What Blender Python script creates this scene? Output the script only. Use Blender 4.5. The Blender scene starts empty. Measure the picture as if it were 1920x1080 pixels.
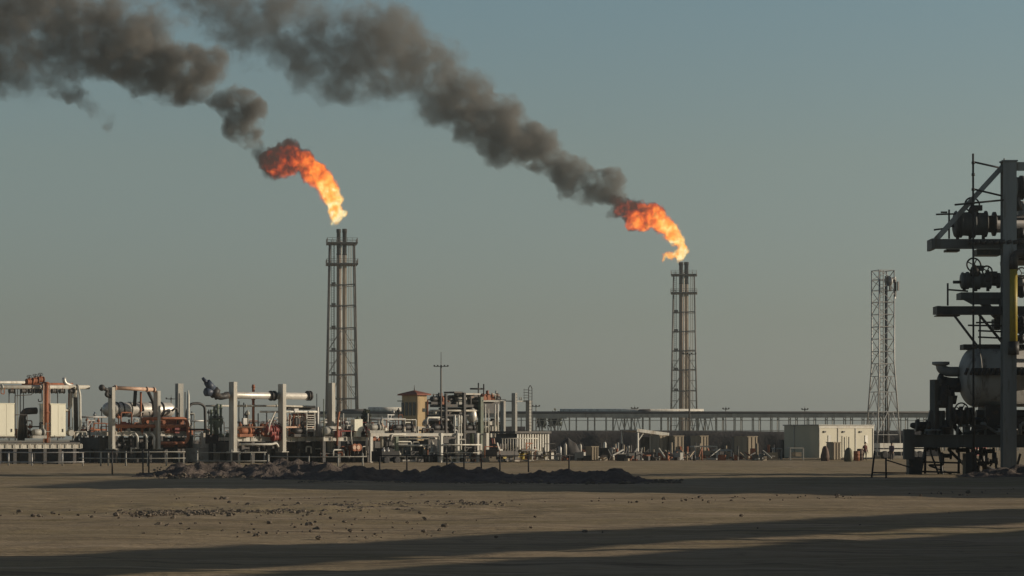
import bpy, bmesh, math, random
import numpy as np
from mathutils import Vector

# ------------------------------------------------------------------ camera, sky, sun, exposure
SC = bpy.context.scene
COL = SC.collection
F = 4516.0            # focal length in photo pixels
H = 2.1               # eye height
HZ = 822.0            # photo row of the horizon
cam = bpy.data.cameras.new('camera')
cam.sensor_width = 36.0
cam.lens = 36.0 * F / 1920.0
cam.shift_y = (HZ - 540.0) / 1920.0
cam.clip_start = 0.5
cam.clip_end = 30000.0
camo = bpy.data.objects.new('camera', cam)
COL.objects.link(camo)
camo.location = (0, 0, H)
camo.rotation_euler = (math.radians(90), 0, 0)
SC.camera = camo

SUN_AZ = math.radians(-4.0)     # measured from +X (right of frame) towards the viewer
SUN_EL = math.radians(13.0)
sun_dir = Vector((math.cos(SUN_AZ) * math.cos(SUN_EL), -math.sin(SUN_AZ) * math.cos(SUN_EL), math.sin(SUN_EL)))
world = bpy.data.worlds.new('World')
SC.world = world
world.use_nodes = True
wt = world.node_tree
wt.nodes.clear()
sky = wt.nodes.new('ShaderNodeTexSky')
sky.sky_type = 'NISHITA'
sky.sun_disc = False
sky.sun_elevation = SUN_EL
sky.sun_rotation = math.atan2(sun_dir.x, sun_dir.y)
sky.altitude = 100
sky.air_density = 1.0
sky.dust_density = 1.0
sky.ozone_density = 0.5
# dusty air: warm white balance near the horizon, deeper overhead
wc = wt.nodes.new('ShaderNodeTexCoord')
ws = wt.nodes.new('ShaderNodeSeparateXYZ')
wr = wt.nodes.new('ShaderNodeValToRGB')
el = wr.color_ramp.elements
el[1].position = 1.0
G = (1.26, 1.45, 1.79)
for i, (p, c) in enumerate(((0.0, (0.94, 1.06, 1.40)), (0.018, (0.92, 1.03, 1.30)), (0.049, (0.85, 0.875, 0.93)), (0.115, (1.05, 1.0, 0.85)),
                            (0.179, (1.05, 1.11, 0.945)), (0.40, (0.66, 0.57, 0.52)), (1.0, (0.42, 0.33, 0.33)))):
    e = el[0] if i == 0 else (el[len(el) - 1] if i == 6 else el.new(p))
    e.color = (c[0] * G[0] / 2.25, c[1] * G[1] / 2.25, c[2] * G[2] / 2.25, 1)
wm = wt.nodes.new('ShaderNodeMix'); wm.data_type = 'RGBA'; wm.blend_type = 'MULTIPLY'; wm.inputs['Factor'].default_value = 1.0
bg = wt.nodes.new('ShaderNodeBackground')
bg.inputs['Strength'].default_value = 0.05 * 2.25
wo = wt.nodes.new('ShaderNodeOutputWorld')
wt.links.new(wc.outputs['Generated'], ws.inputs[0])
wt.links.new(ws.outputs['Z'], wr.inputs[0])
wt.links.new(sky.outputs[0], wm.inputs['A'])
wt.links.new(wr.outputs[0], wm.inputs['B'])
wt.links.new(wm.outputs['Result'], bg.inputs['Color'])
wt.links.new(bg.outputs[0], wo.inputs['Surface'])

sl = bpy.data.lights.new('sun', 'SUN')
sl.energy = 4.6
sl.angle = math.radians(0.5)
sl.color = (1.0, 0.86, 0.68)
so = bpy.data.objects.new('sun', sl)
COL.objects.link(so)
so.rotation_euler = sun_dir.to_track_quat('Z', 'Y').to_euler()

SC.view_settings.view_transform = 'Standard'
SC.view_settings.look = 'None'
SC.view_settings.exposure = 0.0
SC.view_settings.gamma = 1.0
SC.cycles.volume_bounces = 1
SC.cycles.max_bounces = 5
SC.cycles.volume_max_steps = 512
SC.cycles.transparent_max_bounces = 16

# ------------------------------------------------------------------ helpers
R = math.radians
rnd = random.Random(7)
TH = R(40.0)                     # the plant grid is turned 40 degrees to the line of sight
U = Vector((math.cos(TH), math.sin(TH), 0))
V = Vector((-math.sin(TH), math.cos(TH), 0))


def at(px, py, Y):
    return Vector(((px - 960.0) / F * Y, Y, H + (HZ - py) / F * Y))


class Plane:
    """vertical plane through column px0 at distance Y0, turned by th"""
    def __init__(s, px0, Y0, th=TH):
        s.u = Vector((math.cos(th), math.sin(th), 0))
        s.v = Vector((-math.sin(th), math.cos(th), 0))
        s.p0 = at(px0, HZ, Y0)
        s.Y0 = Y0
        s.th = th
        s.s = F / Y0             # pixels per metre
    def pt(s, px, py, v=0.0):
        d = Vector(((px - 960.0) / F, 1.0, (HZ - py) / F))
        c = s.p0.x * s.v.x + s.p0.y * s.v.y + v
        t = c / (d.x * s.v.x + d.y * s.v.y)
        return Vector((d.x * t, d.y * t, H + d.z * t))
    def base(s, px, z=0.0, v=0.0):
        p = s.pt(px, HZ, v)
        return Vector((p.x, p.y, z))


EACH = {'guard_rail', 'window', 'support_post', 'guide_ring', 'rest_landing', 'tank_box', 'slatted_panel', 'shield_panel', 'deck_beam', 'cooler_box', 'walkway', 'control_box', 'platform_deck', 'post', 'coupler',
        'prop', 'support', 'ledger', 'rail', 'pipe', 'platform_beam', 'saddle', 'elbow_pipe', 'beam', 'drip_panel', 'cradle', 'support_bracket', 'stile', 'tie_rail', 'exhaust'}


class MB:
    def __init__(s):
        s.v = []; s.f = []; s.sm = []; s.mi = []
        s.cur = 0
    def add(s, vs, fs, smooth=False):
        o = len(s.v)
        s.v.extend([tuple(p) for p in vs])
        for f in fs:
            s.f.append([i + o for i in f]); s.sm.append(smooth); s.mi.append(s.cur)
        return s
    def box(s, c, size, th=0.0):
        a, b, h = size[0] / 2, size[1] / 2, size[2] / 2
        cu, su = math.cos(th), math.sin(th)
        vs = []
        for z in (-h, h):
            for x, y in ((-a, -b), (a, -b), (a, b), (-a, b)):
                vs.append((c[0] + x * cu - y * su, c[1] + x * su + y * cu, c[2] + z))
        return s.add(vs, [[3, 2, 1, 0], [4, 5, 6, 7], [0, 1, 5, 4], [1, 2, 6, 5], [2, 3, 7, 6], [3, 0, 4, 7]])
    def bar(s, p0, p1, w, h=None, up=Vector((0, 0, 1))):
        """box-section bar from p0 to p1"""
        p0, p1 = Vector(p0), Vector(p1)
        h = h or w
        d = (p1 - p0).normalized()
        if abs(d.dot(up)) > 0.98:
            up = V
        a = d.cross(up).normalized()
        b = a.cross(d).normalized()
        vs = []
        for p in (p0, p1):
            for x, y in ((-1, -1), (1, -1), (1, 1), (-1, 1)):
                vs.append(p + a * (x * w / 2) + b * (y * h / 2))
        return s.add(vs, [[3, 2, 1, 0], [4, 5, 6, 7], [0, 1, 5, 4], [1, 2, 6, 5], [2, 3, 7, 6], [3, 0, 4, 7]])
    def rings(s, pts, rad, n=12, cap=True):
        """tube through pts with a radius per point"""
        pts = [Vector(p) for p in pts]
        if not hasattr(rad, '__len__'):
            rad = [rad] * len(pts)
        vs = []
        ref = None
        for i, p in enumerate(pts):
            if i == 0: d = pts[1] - p
            elif i == len(pts) - 1: d = p - pts[i - 1]
            else: d = (pts[i + 1] - p).normalized() + (p - pts[i - 1]).normalized()
            d.normalize()
            if ref is None:
                ref = Vector((0, 0, 1)) if abs(d.z) < 0.9 else Vector((0, 1, 0))
            a = d.cross(ref).normalized()
            b = a.cross(d).normalized()
            ref = b
            for k in range(n):
                t = 2 * math.pi * k / n
                vs.append(p + (a * math.cos(t) + b * math.sin(t)) * rad[i])
        fs = []
        for i in range(len(pts) - 1):
            for k in range(n):
                k2 = (k + 1) % n
                fs.append([i * n + k, i * n + k2, (i + 1) * n + k2, (i + 1) * n + k])
        s.add(vs, fs, True)
        if cap:
            o = len(s.v) - len(vs)
            s.f.append([o + k for k in range(n - 1, -1, -1)]); s.sm.append(False); s.mi.append(s.cur)
            s.f.append([o + (len(pts) - 1) * n + k for k in range(n)]); s.sm.append(False); s.mi.append(s.cur)
        return s
    def tube(s, p0, p1, r, n=12, r1=None):
        return s.rings([p0, p1], [r, r if r1 is None else r1], n)
    def pipe(s, pts, r, n=12, bend=None):
        """pipe with rounded corners"""
        pts = [Vector(p) for p in pts]
        bend = bend or r * 2.2
        out = [pts[0]]
        for i in range(1, len(pts) - 1):
            a, b, c = pts[i - 1], pts[i], pts[i + 1]
            d1, d2 = (a - b), (c - b)
            bb = min(bend, d1.length * 0.48, d2.length * 0.48)
            q0, q1 = b + d1.normalized() * bb, b + d2.normalized() * bb
            for k in range(6):
                t = k / 5
                out.append(q0 * (1 - t) ** 2 + b * 2 * t * (1 - t) + q1 * t * t)
        out.append(pts[-1])
        return s.rings(out, r, n)
    def lathe(s, p0, axis, prof, n=20):
        """profile of (distance along axis, radius)"""
        axis = Vector(axis).normalized()
        return s.rings([Vector(p0) + axis * a for a, r in prof], [max(r, 0.004) for a, r in prof], n)
    def ball(s, c, r, n=14, m=8, sc=(1, 1, 1)):
        c = Vector(c)
        vs = []; fs = []
        for i in range(m + 1):
            ph = math.pi * i / m
            for k in range(n):
                t = 2 * math.pi * k / n
                vs.append((c.x + r * sc[0] * math.sin(ph) * math.cos(t), c.y + r * sc[1] * math.sin(ph) * math.sin(t), c.z + r * sc[2] * math.cos(ph)))
        for i in range(m):
            for k in range(n):
                k2 = (k + 1) % n
                fs.append([i * n + k, (i + 1) * n + k, (i + 1) * n + k2, i * n + k2])
        return s.add(vs, fs, True)
    def torus(s, c, axis, r, t, n=20, m=6, spokes=0):
        c = Vector(c); axis = Vector(axis).normalized()
        a = axis.orthogonal().normalized(); b = axis.cross(a)
        vs = []; fs = []
        for i in range(n):
            q = 2 * math.pi * i / n
            d = a * math.cos(q) + b * math.sin(q)
            for j in range(m):
                w = 2 * math.pi * j / m
                vs.append(c + d * (r + t * math.cos(w)) + axis * (t * math.sin(w)))
        for i in range(n):
            for j in range(m):
                fs.append([i * m + j, ((i + 1) % n) * m + j, ((i + 1) % n) * m + (j + 1) % m, i * m + (j + 1) % m])
        s.add(vs, fs, True)
        for i in range(spokes):
            q = 2 * math.pi * i / spokes + 0.3
            s.tube(c, c + (a * math.cos(q) + b * math.sin(q)) * r, t * 0.7, 6)
        return s
    def hbeam(s, base, z0, z1, w, d, th=TH, t=0.035):
        """upright boxed H column: closed web, flange plates standing 3 cm proud"""
        v = Vector((-math.sin(th), math.cos(th), 0))
        b = Vector((base[0], base[1], 0)); zc = (z0 + z1) / 2; h = z1 - z0
        for sg in (-1, 1):
            c = b + v * (sg * (d / 2 - t / 2))
            s.box((c.x, c.y, zc), (w, t, h), th)
        s.box((b.x, b.y, zc), (w - .06, d - 2 * t, h - 0.004), th)
        return s
    def ibeam(s, p0, p1, h, w, t=0.03):
        """lying I section"""
        p0, p1 = Vector(p0), Vector(p1)
        z = Vector((0, 0, 1))
        s.bar(p0 + z * (h / 2 - t / 2), p1 + z * (h / 2 - t / 2), w, t)
        s.bar(p0 - z * (h / 2 - t / 2), p1 - z * (h / 2 - t / 2), w, t)
        s.bar(p0, p1, t, h - 2 * t)
        return s
    def pieces(s):
        par = list(range(len(s.v)))
        def root(i):
            while par[i] != i:
                par[i] = par[par[i]]; i = par[i]
            return i
        for f in s.f:
            a = root(f[0])
            for i in f[1:]: par[root(i)] = a
        out = {}
        for f, sm in zip(s.f, s.sm): out.setdefault(root(f[0]), []).append((f, sm))
        res = []
        for fs in out.values():
            ids = sorted({i for f, _ in fs for i in f}); mp = {i: k for k, i in enumerate(ids)}
            m = MB(); m.v = [s.v[i] for i in ids]; m.f = [[mp[i] for i in f] for f, _ in fs]; m.sm = [q for _, q in fs]; m.mi = [0] * len(fs)
            res.append(m)
        return res
    def build(s, name, mat, parent=None, base=None):
        if parent is not None and name in EACH:      # every piece a part of its own
            for m in s.pieces(): o = m._build(name, mat, parent)
            return o
        return s._build(name, mat, parent, base)
    def _build(s, name, mat, parent=None, base=None):
        me = bpy.data.meshes.new(name)
        o = bpy.data.objects.new(name, me)
        COL.objects.link(o)
        off = Vector((0, 0, 0))
        if parent is not None:
            q = parent
            while q is not None:
                off += q.location; q = q.parent
            o.parent = parent
        elif base is not None:
            off = Vector(base); o.location = off
        arr = [(x - off.x, y - off.y, z - off.z) for x, y, z in s.v]
        me.from_pydata(arr, [], s.f)
        mats = mat if isinstance(mat, (list, tuple)) else [mat]
        for m in mats: me.materials.append(m)
        me.polygons.foreach_set('use_smooth', s.sm)
        if len(mats) > 1: me.polygons.foreach_set('material_index', s.mi)
        me.update()
        return o


def tag(o, label, cat, group=None, kind=None):
    if label: o['label'] = label
    if cat: o['category'] = cat
    if group: o['group'] = group
    if kind or cat: o['kind'] = kind or 'thing'
    return o


def thing(name, label, cat, loc, group=None):
    o = bpy.data.objects.new(name, None)
    o.empty_display_size = 0.3
    COL.objects.link(o)
    o.location = loc
    return tag(o, label, cat, group)


def struct(o):
    o['kind'] = 'structure'
    return o


def dup(root, loc, label=None, rotz=0.0):
    r = root.copy(); COL.objects.link(r); r.location = loc
    r.rotation_euler = (0, 0, rotz)
    if label: r['label'] = label
    for ch in list(root.children):
        c = ch.copy(); COL.objects.link(c); c.parent = r
        for g in ch.children:
            d = g.copy(); COL.objects.link(d); d.parent = c
    return r


# ---- numpy value noise for displaced surfaces
def vnoise(x, y, seed=0):
    xi = np.floor(x).astype(np.int64); yi = np.floor(y).astype(np.int64)
    xf = x - xi; yf = y - yi
    def hsh(a, b):
        n = (a * 374761393 + b * 668265263 + seed * 974711) & 0x7fffffff
        n = ((n ^ (n >> 13)) * 1274126177) & 0x7fffffff
        n = n ^ (n >> 16)
        return (n & 0xffff) / 65535.0
    u = xf * xf * (3 - 2 * xf); v = yf * yf * (3 - 2 * yf)
    return (hsh(xi, yi) * (1 - u) + hsh(xi + 1, yi) * u) * (1 - v) + (hsh(xi, yi + 1) * (1 - u) + hsh(xi + 1, yi + 1) * u) * v - 0.5


def fbm(x, y, o=4, seed=0):
    r = 0; a = 1.0
    for i in range(o):
        r = r + a * vnoise(x * 2 ** i, y * 2 ** i, seed + i); a *= 0.5
    return r


# ------------------------------------------------------------------ materials
MATS = {}


def mat(name, col, rough=0.6, metal=0.0, var=0.25, scale=1.5, dirt=None, dirt_amt=0.35, bump=0.0, bscale=20.0, streak=False, spec=0.4):
    """painted or bare surface with mottled tone and a second dirt or rust colour"""
    m = bpy.data.materials.new(name); m.use_nodes = True
    nt = m.node_tree; N = nt.nodes; L = nt.links
    b = N['Principled BSDF']
    b.inputs['Roughness'].default_value = rough
    b.inputs['Metallic'].default_value = metal
    b.inputs['Specular IOR Level'].default_value = spec
    g = N.new('ShaderNodeNewGeometry')
    mp = N.new('ShaderNodeMapping')
    L.new(g.outputs['Position'], mp.inputs['Vector'])
    if streak: mp.inputs['Scale'].default_value = (1, 1, 0.15)
    n1 = N.new('ShaderNodeTexNoise'); n1.inputs['Scale'].default_value = scale; n1.inputs['Detail'].default_value = 6
    L.new(mp.outputs[0], n1.inputs['Vector'])
    mr = N.new('ShaderNodeMapRange')
    mr.inputs['From Min'].default_value = 0.3; mr.inputs['From Max'].default_value = 0.7
    mr.inputs['To Min'].default_value = 1 - var; mr.inputs['To Max'].default_value = 1 + var * 0.5
    L.new(n1.outputs['Fac'], mr.inputs['Value'])
    vm = N.new('ShaderNodeVectorMath'); vm.operation = 'SCALE'
    vm.inputs[0].default_value = col[:3]
    L.new(mr.outputs[0], vm.inputs['Scale'])
    out = vm.outputs[0]
    if dirt is not None:
        n2 = N.new('ShaderNodeTexNoise'); n2.inputs['Scale'].default_value = scale * 2.3; n2.inputs['Detail'].default_value = 8
        n2.inputs['Roughness'].default_value = 0.65
        L.new(mp.outputs[0], n2.inputs['Vector'])
        cr = N.new('ShaderNodeMapRange')
        cr.inputs['From Min'].default_value = 0.66 - dirt_amt * 0.4; cr.inputs['From Max'].default_value = 0.78 - dirt_amt * 0.2
        L.new(n2.outputs['Fac'], cr.inputs['Value'])
        mx = N.new('ShaderNodeMix'); mx.data_type = 'RGBA'
        L.new(cr.outputs[0], mx.inputs['Factor'])
        L.new(out, mx.inputs['A'])
        mx.inputs['B'].default_value = (*dirt, 1)
        out = mx.outputs['Result']
    L.new(out, b.inputs['Base Color'])
    if bump:
        nb = N.new('ShaderNodeTexNoise'); nb.inputs['Scale'].default_value = bscale; nb.inputs['Detail'].default_value = 6
        L.new(g.outputs['Position'], nb.inputs['Vector'])
        bp = N.new('ShaderNodeBump'); bp.inputs['Strength'].default_value = bump; bp.inputs['Distance'].default_value = 0.1
        L.new(nb.outputs['Fac'], bp.inputs['Height'])
        L.new(bp.outputs[0], b.inputs['Normal'])
    MATS[name] = m
    return m


M_grey = mat('grey_painted_steel', (0.36, 0.35, 0.31), 0.55, 0, 0.25, 1.2, (0.20, 0.14, 0.09), 0.25, streak=True)
M_pale = mat('pale_painted_steel', (0.50, 0.475, 0.41), 0.5, 0, 0.25, 1.6, (0.33, 0.25, 0.17), 0.35, streak=True)
M_white = mat('white_painted_steel', (0.68, 0.655, 0.58), 0.5, 0, 0.25, 1.4, (0.36, 0.29, 0.21), 0.35, streak=True)
M_cream = mat('cream_cabinet_paint', (0.80, 0.77, 0.62), 0.4, 0, 0.12, 0.9, (0.5, 0.44, 0.3), 0.12, streak=True)
M_clad = mat('aluminium_cladding', (0.64, 0.61, 0.55), 0.45, 0.35, 0.25, 2.0, (0.3, 0.25, 0.2), 0.25)
M_rust = mat('rust_primer', (0.34, 0.12, 0.055), 0.7, 0, 0.35, 1.5, (0.14, 0.06, 0.04), 0.4, streak=True)
M_orange = mat('orange_primer', (0.46, 0.17, 0.085), 0.6, 0, 0.3, 1.4, (0.25, 0.09, 0.05), 0.35)
M_salmon = mat('salmon_primer', (0.62, 0.40, 0.28), 0.55, 0, 0.2, 1.6, (0.36, 0.2, 0.13), 0.3)
M_red = mat('red_paint', (0.27, 0.06, 0.05), 0.6, 0, 0.3, 1.6, (0.16, 0.05, 0.04), 0.3)
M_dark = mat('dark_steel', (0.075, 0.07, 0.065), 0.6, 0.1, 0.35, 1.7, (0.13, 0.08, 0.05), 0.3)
M_black = mat('black_rubber', (0.022, 0.021, 0.022), 0.75, 0, 0.3, 2.0)
M_blue = mat('blue_valve_paint', (0.05, 0.065, 0.10), 0.5, 0, 0.3, 2.0, (0.06, 0.06, 0.06), 0.3)
M_green = mat('green_grey_paint', (0.15, 0.18, 0.13), 0.6, 0, 0.3, 1.6, (0.12, 0.09, 0.06), 0.3)
M_conc = mat('concrete', (0.40, 0.37, 0.32), 0.85, 0, 0.3, 1.4, (0.2, 0.17, 0.14), 0.35, 0.3, 30)
M_flare = mat('flare_pipe_steel', (0.24, 0.185, 0.14), 0.65, 0.1, 0.35, 0.5, (0.11, 0.06, 0.04), 0.4, streak=True)
M_flarep = mat('flare_pipe_pale', (0.42, 0.36, 0.29), 0.6, 0.1, 0.3, 0.5, (0.2, 0.13, 0.09), 0.35, streak=True)
M_lat = mat('lattice_steel', (0.12, 0.11, 0.10), 0.6, 0.15, 0.3, 0.6)
M_galv = mat('galvanised_steel', (0.46, 0.45, 0.43), 0.5, 0.3, 0.25, 1.0, (0.25, 0.2, 0.16), 0.25)
M_soot = mat('sooted_tip_steel', (0.035, 0.03, 0.028), 0.8, 0, 0.4, 1.0)
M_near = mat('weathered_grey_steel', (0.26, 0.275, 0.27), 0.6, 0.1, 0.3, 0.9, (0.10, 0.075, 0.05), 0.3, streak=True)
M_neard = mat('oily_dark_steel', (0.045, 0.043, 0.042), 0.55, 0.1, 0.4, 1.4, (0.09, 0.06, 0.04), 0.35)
M_brown = mat('brown_tarpaulin', (0.13, 0.085, 0.065), 0.8, 0, 0.3, 3)
M_olive = mat('olive_tarpaulin', (0.12, 0.115, 0.075), 0.8, 0, 0.3, 3)
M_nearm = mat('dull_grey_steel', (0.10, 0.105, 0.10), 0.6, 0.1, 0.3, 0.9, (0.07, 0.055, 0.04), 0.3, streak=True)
M_vess = mat('vessel_grey_paint', (0.34, 0.33, 0.31), 0.55, 0, 0.3, 0.7, (0.08, 0.065, 0.05), 0.3, streak=True)
M_yellow = mat('yellow_paint', (0.36, 0.27, 0.03), 0.5, 0, 0.2, 1.2, (0.25, 0.17, 0.04), 0.25)
M_cabin = mat('cabin_panel_paint', (0.47, 0.435, 0.32), 0.5, 0, 0.12, 0.8, (0.45, 0.4, 0.28), 0.12, streak=True)
M_tan = mat('tan_board', (0.33, 0.27, 0.19), 0.7, 0, 0.25, 1.2, (0.28, 0.21, 0.14), 0.3, streak=True)
M_wall = mat('ochre_render', (0.52, 0.38, 0.21), 0.85, 0, 0.2, 0.8, (0.36, 0.26, 0.16), 0.3, streak=True)
M_roof = mat('red_roof_tile', (0.30, 0.10, 0.065), 0.75, 0, 0.3, 3.0, (0.17, 0.07, 0.05), 0.35)
M_glass = mat('dark_window_glass', (0.03, 0.035, 0.04), 0.12, 0, 0.2, 0.6, spec=0.6)
M_lamp = mat('lamp_glass', (0.5, 0.5, 0.48), 0.2, 0, 0.1, 1.0)
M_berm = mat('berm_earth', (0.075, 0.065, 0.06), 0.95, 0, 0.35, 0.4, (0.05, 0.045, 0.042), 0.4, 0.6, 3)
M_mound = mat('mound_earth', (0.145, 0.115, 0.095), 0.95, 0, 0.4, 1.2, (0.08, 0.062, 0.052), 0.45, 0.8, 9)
M_rock = mat('clod_earth', (0.20, 0.165, 0.125), 0.95, 0, 0.4, 2.5, (0.14, 0.11, 0.09), 0.4, 0.7, 14)
M_skin = mat('skin', (0.36, 0.21, 0.14), 0.6, 0, 0.1, 6)
M_hair = mat('hair', (0.02, 0.016, 0.013), 0.7)
M_jack = mat('maroon_jacket', (0.12, 0.03, 0.03), 0.85, 0, 0.25, 5)
M_coat = mat('purple_coat', (0.07, 0.04, 0.075), 0.85, 0, 0.25, 5)
M_trou = mat('dark_trousers', (0.05, 0.04, 0.04), 0.85, 0, 0.25, 5)
M_fac = mat('shadow_building_cladding', (0.33, 0.32, 0.30), 0.7, 0, 0.2, 0.4, (0.2, 0.16, 0.12), 0.3, streak=True)


def ground_mat():
    m = bpy.data.materials.new('packed_desert_earth'); m.use_nodes = True
    N = m.node_tree.nodes; L = m.node_tree.links
    b = N['Principled BSDF']; b.inputs['Roughness'].default_value = 0.95; b.inputs['Specular IOR Level'].default_value = 0.15
    g = N.new('ShaderNodeNewGeometry')
    def noise(scale, sx, sy, det=6, rough=0.6, rot=0.0):
        mp = N.new('ShaderNodeMapping'); mp.inputs['Scale'].default_value = (sx, sy, 1); mp.inputs['Rotation'].default_value = (0, 0, rot)
        L.new(g.outputs['Position'], mp.inputs['Vector'])
        n = N.new('ShaderNodeTexNoise'); n.inputs['Scale'].default_value = scale; n.inputs['Detail'].default_value = det; n.inputs['Roughness'].default_value = rough
        L.new(mp.outputs[0], n.inputs['Vector'])
        return n.outputs['Fac']
    def rng(v, a, b_, c=0.0, d=1.0):
        r = N.new('ShaderNodeMapRange'); r.inputs['From Min'].default_value = a; r.inputs['From Max'].default_value = b_
        r.inputs['To Min'].default_value = c; r.inputs['To Max'].default_value = d
        L.new(v, r.inputs['Value']); return r.outputs[0]
    def mix(fac, a, b_):
        x = N.new('ShaderNodeMix'); x.data_type = 'RGBA'
        L.new(fac, x.inputs['Factor'])
        for s, q in (('A', a), ('B', b_)):
            if isinstance(q, tuple): x.inputs[s].default_value = (*q, 1)
            else: L.new(q, x.inputs[s])
        return x.outputs['Result']
    big = noise(0.05, 0.6, 1.0, 4)
    trk = noise(0.35, 0.05, 1.0, 5, 0.65, 0.16)
    trk2 = noise(0.9, 0.06, 1.0, 4, 0.6, -0.1)
    fine = noise(1.6, 1, 1, 8, 0.7)
    c = mix(rng(big, 0.35, 0.65), (0.331, 0.253, 0.163), (0.313, 0.253, 0.136))
    c = mix(rng(trk, 0.46, 0.62), c, (0.394, 0.306, 0.201))
    c = mix(rng(trk2, 0.56, 0.7, 0, 0.6), c, (0.220, 0.171, 0.109))
    c = mix(rng(fine, 0.54, 0.72, 0, 0.8), c, (0.174, 0.135, 0.087))
    # crusted darker patches, pale scuffs and long wheel tracks
    pt = noise(0.22, 0.35, 1.0, 7, 0.7, 0.05)
    c = mix(rng(pt, 0.54, 0.66, 0, 0.75), c, (0.232, 0.182, 0.092))
    c = mix(rng(pt, 0.44, 0.34, 0, 0.6), c, (0.418, 0.323, 0.217))
    def tracks(scale, sy, rot, w):
        n = noise(scale, 0.03, sy, 2, 0.4, rot)
        m1 = N.new('ShaderNodeMath'); m1.operation = 'PINGPONG'; m1.inputs[1].default_value = 0.05
        L.new(n, m1.inputs[0])
        return rng(m1.outputs[0], w, 0.0)
    c = mix(tracks(0.5, 1.0, 0.22, 0.012), c, (0.197, 0.153, 0.098))
    c = mix(tracks(0.4, 1.0, -0.06, 0.010), c, (0.429, 0.335, 0.228))
    L.new(c, b.inputs['Base Color'])
    bp = N.new('ShaderNodeBump'); bp.inputs['Strength'].default_value = 0.55; bp.inputs['Distance'].default_value = 0.12
    nb = noise(2.2, 0.8, 1, 8, 0.7)
    L.new(nb, bp.inputs['Height'])
    L.new(bp.outputs[0], b.inputs['Normal'])
    return m


M_ground = ground_mat()

# ------------------------------------------------------------------ ground
ys = list(np.linspace(-900, 20, 30)) + list(np.geomspace(21, 260, 330)) + list(np.geomspace(266, 7900, 50))
half = np.concatenate([np.linspace(0, 45, 130), np.geomspace(45.8, 4450, 60)])
xs = np.concatenate([-half[:0:-1], half])
XX, YY = np.meshgrid(xs, np.array(ys))
fade = np.clip((260 - YY) / 60, 0, 1) * np.clip((YY - 10) / 20, 0, 1) * np.clip((90 - np.abs(XX)) / 30, 0, 1)
ZZ = fade * (0.10 * fbm(XX * 0.12, YY * 0.06, 3, 3) + 0.07 * fbm(XX * 0.25, YY * 0.8, 3, 11) + 0.05 * fbm(XX * 0.9, YY * 0.9, 3, 23)
    + 0.10 * np.exp(-((YY - 72 - 2.5 * fbm(XX * .15, YY * 0, 2, 41)) / 3.2) ** 2) * np.clip((8 - XX) / 6, 0, 1) * np.abs(fbm(XX * 1.1, YY * 1.1, 3, 51)) * 2.4) - 0.02
nx, ny = len(xs), len(ys)
gv = np.stack([XX.ravel(), YY.ravel(), ZZ.ravel()], 1)
idx = np.arange(nx * ny).reshape(ny, nx)
gf = np.stack([idx[:-1, :-1].ravel(), idx[:-1, 1:].ravel(), idx[1:, 1:].ravel(), idx[1:, :-1].ravel()], 1)
me = bpy.data.meshes.new('ground')
me.from_pydata(gv.tolist(), [], gf.tolist())
me.materials.append(M_ground)
me.polygons.foreach_set('use_smooth', [True] * len(gf))
go = bpy.data.objects.new('ground', me); COL.objects.link(go); struct(go)



def heap(name, px0, px1, Y, depth, prof, mt, label, cat, seed, rough=0.22):
    """earth heap: prof = list of (px, py of its crest)"""
    X0, X1 = (px0 - 960) / F * Y, (px1 - 960) / F * Y
    n, k = max(24, int((X1 - X0) / 0.12)), 28
    pxs = [p[0] for p in prof]; hs_ = [H + (HZ - p[1]) / F * Y for p in prof]
    x = np.linspace(X0, X1, n); t = np.linspace(-1, 1, k)
    A, B = np.meshgrid(x, t, indexing='ij')
    h = np.interp(A / Y * F + 960, pxs, hs_)
    bell = np.clip(1 - np.abs(B) ** 1.6, 0, 1)
    yv = Y + B * depth / 2 + fbm(A * 0.7, B * 1.5, 2, seed) * depth * 0.15
    z = h * bell * (1 + rough * 1.4 * fbm(A * 1.3, yv * 1.3, 4, seed + 5)) + rough * 0.55 * fbm(A * 2.4, yv * 2.4, 3, seed + 9) * bell ** 0.5 - 0.12
    z[0, :] = -0.15; z[-1, :] = -0.15
    vs = np.stack([A.ravel(), yv.ravel(), z.ravel()], 1)
    ii = np.arange(n * k).reshape(n, k)
    fs = np.stack([ii[:-1, :-1].ravel(), ii[1:, :-1].ravel(), ii[1:, 1:].ravel(), ii[:-1, 1:].ravel()], 1)
    b = MB(); b.add(vs.tolist(), fs.tolist(), True)
    o = b.build(name, mt, None, ((X0 + X1) / 2, Y, 0))
    if label: tag(o, label, cat)
    return o


def clod(b, c, r, seed):
    rr = random.Random(seed)
    n, m = 7, 5
    vs = []; fs = []
    for i in range(m + 1):
        ph = math.pi * i / m
        for k in range(n):
            t = 2 * math.pi * k / n
            q = r * (0.65 + 0.6 * rr.random())
            vs.append((c[0] + q * math.sin(ph) * math.cos(t) * 1.3, c[1] + q * math.sin(ph) * math.sin(t), c[2] + q * 0.75 * math.cos(ph)))
    for i in range(m):
        for k in range(n):
            fs.append([i * n + k, (i + 1) * n + k, (i + 1) * n + (k + 1) % n, i * n + (k + 1) % n])
    b.add(vs, fs, False)


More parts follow.
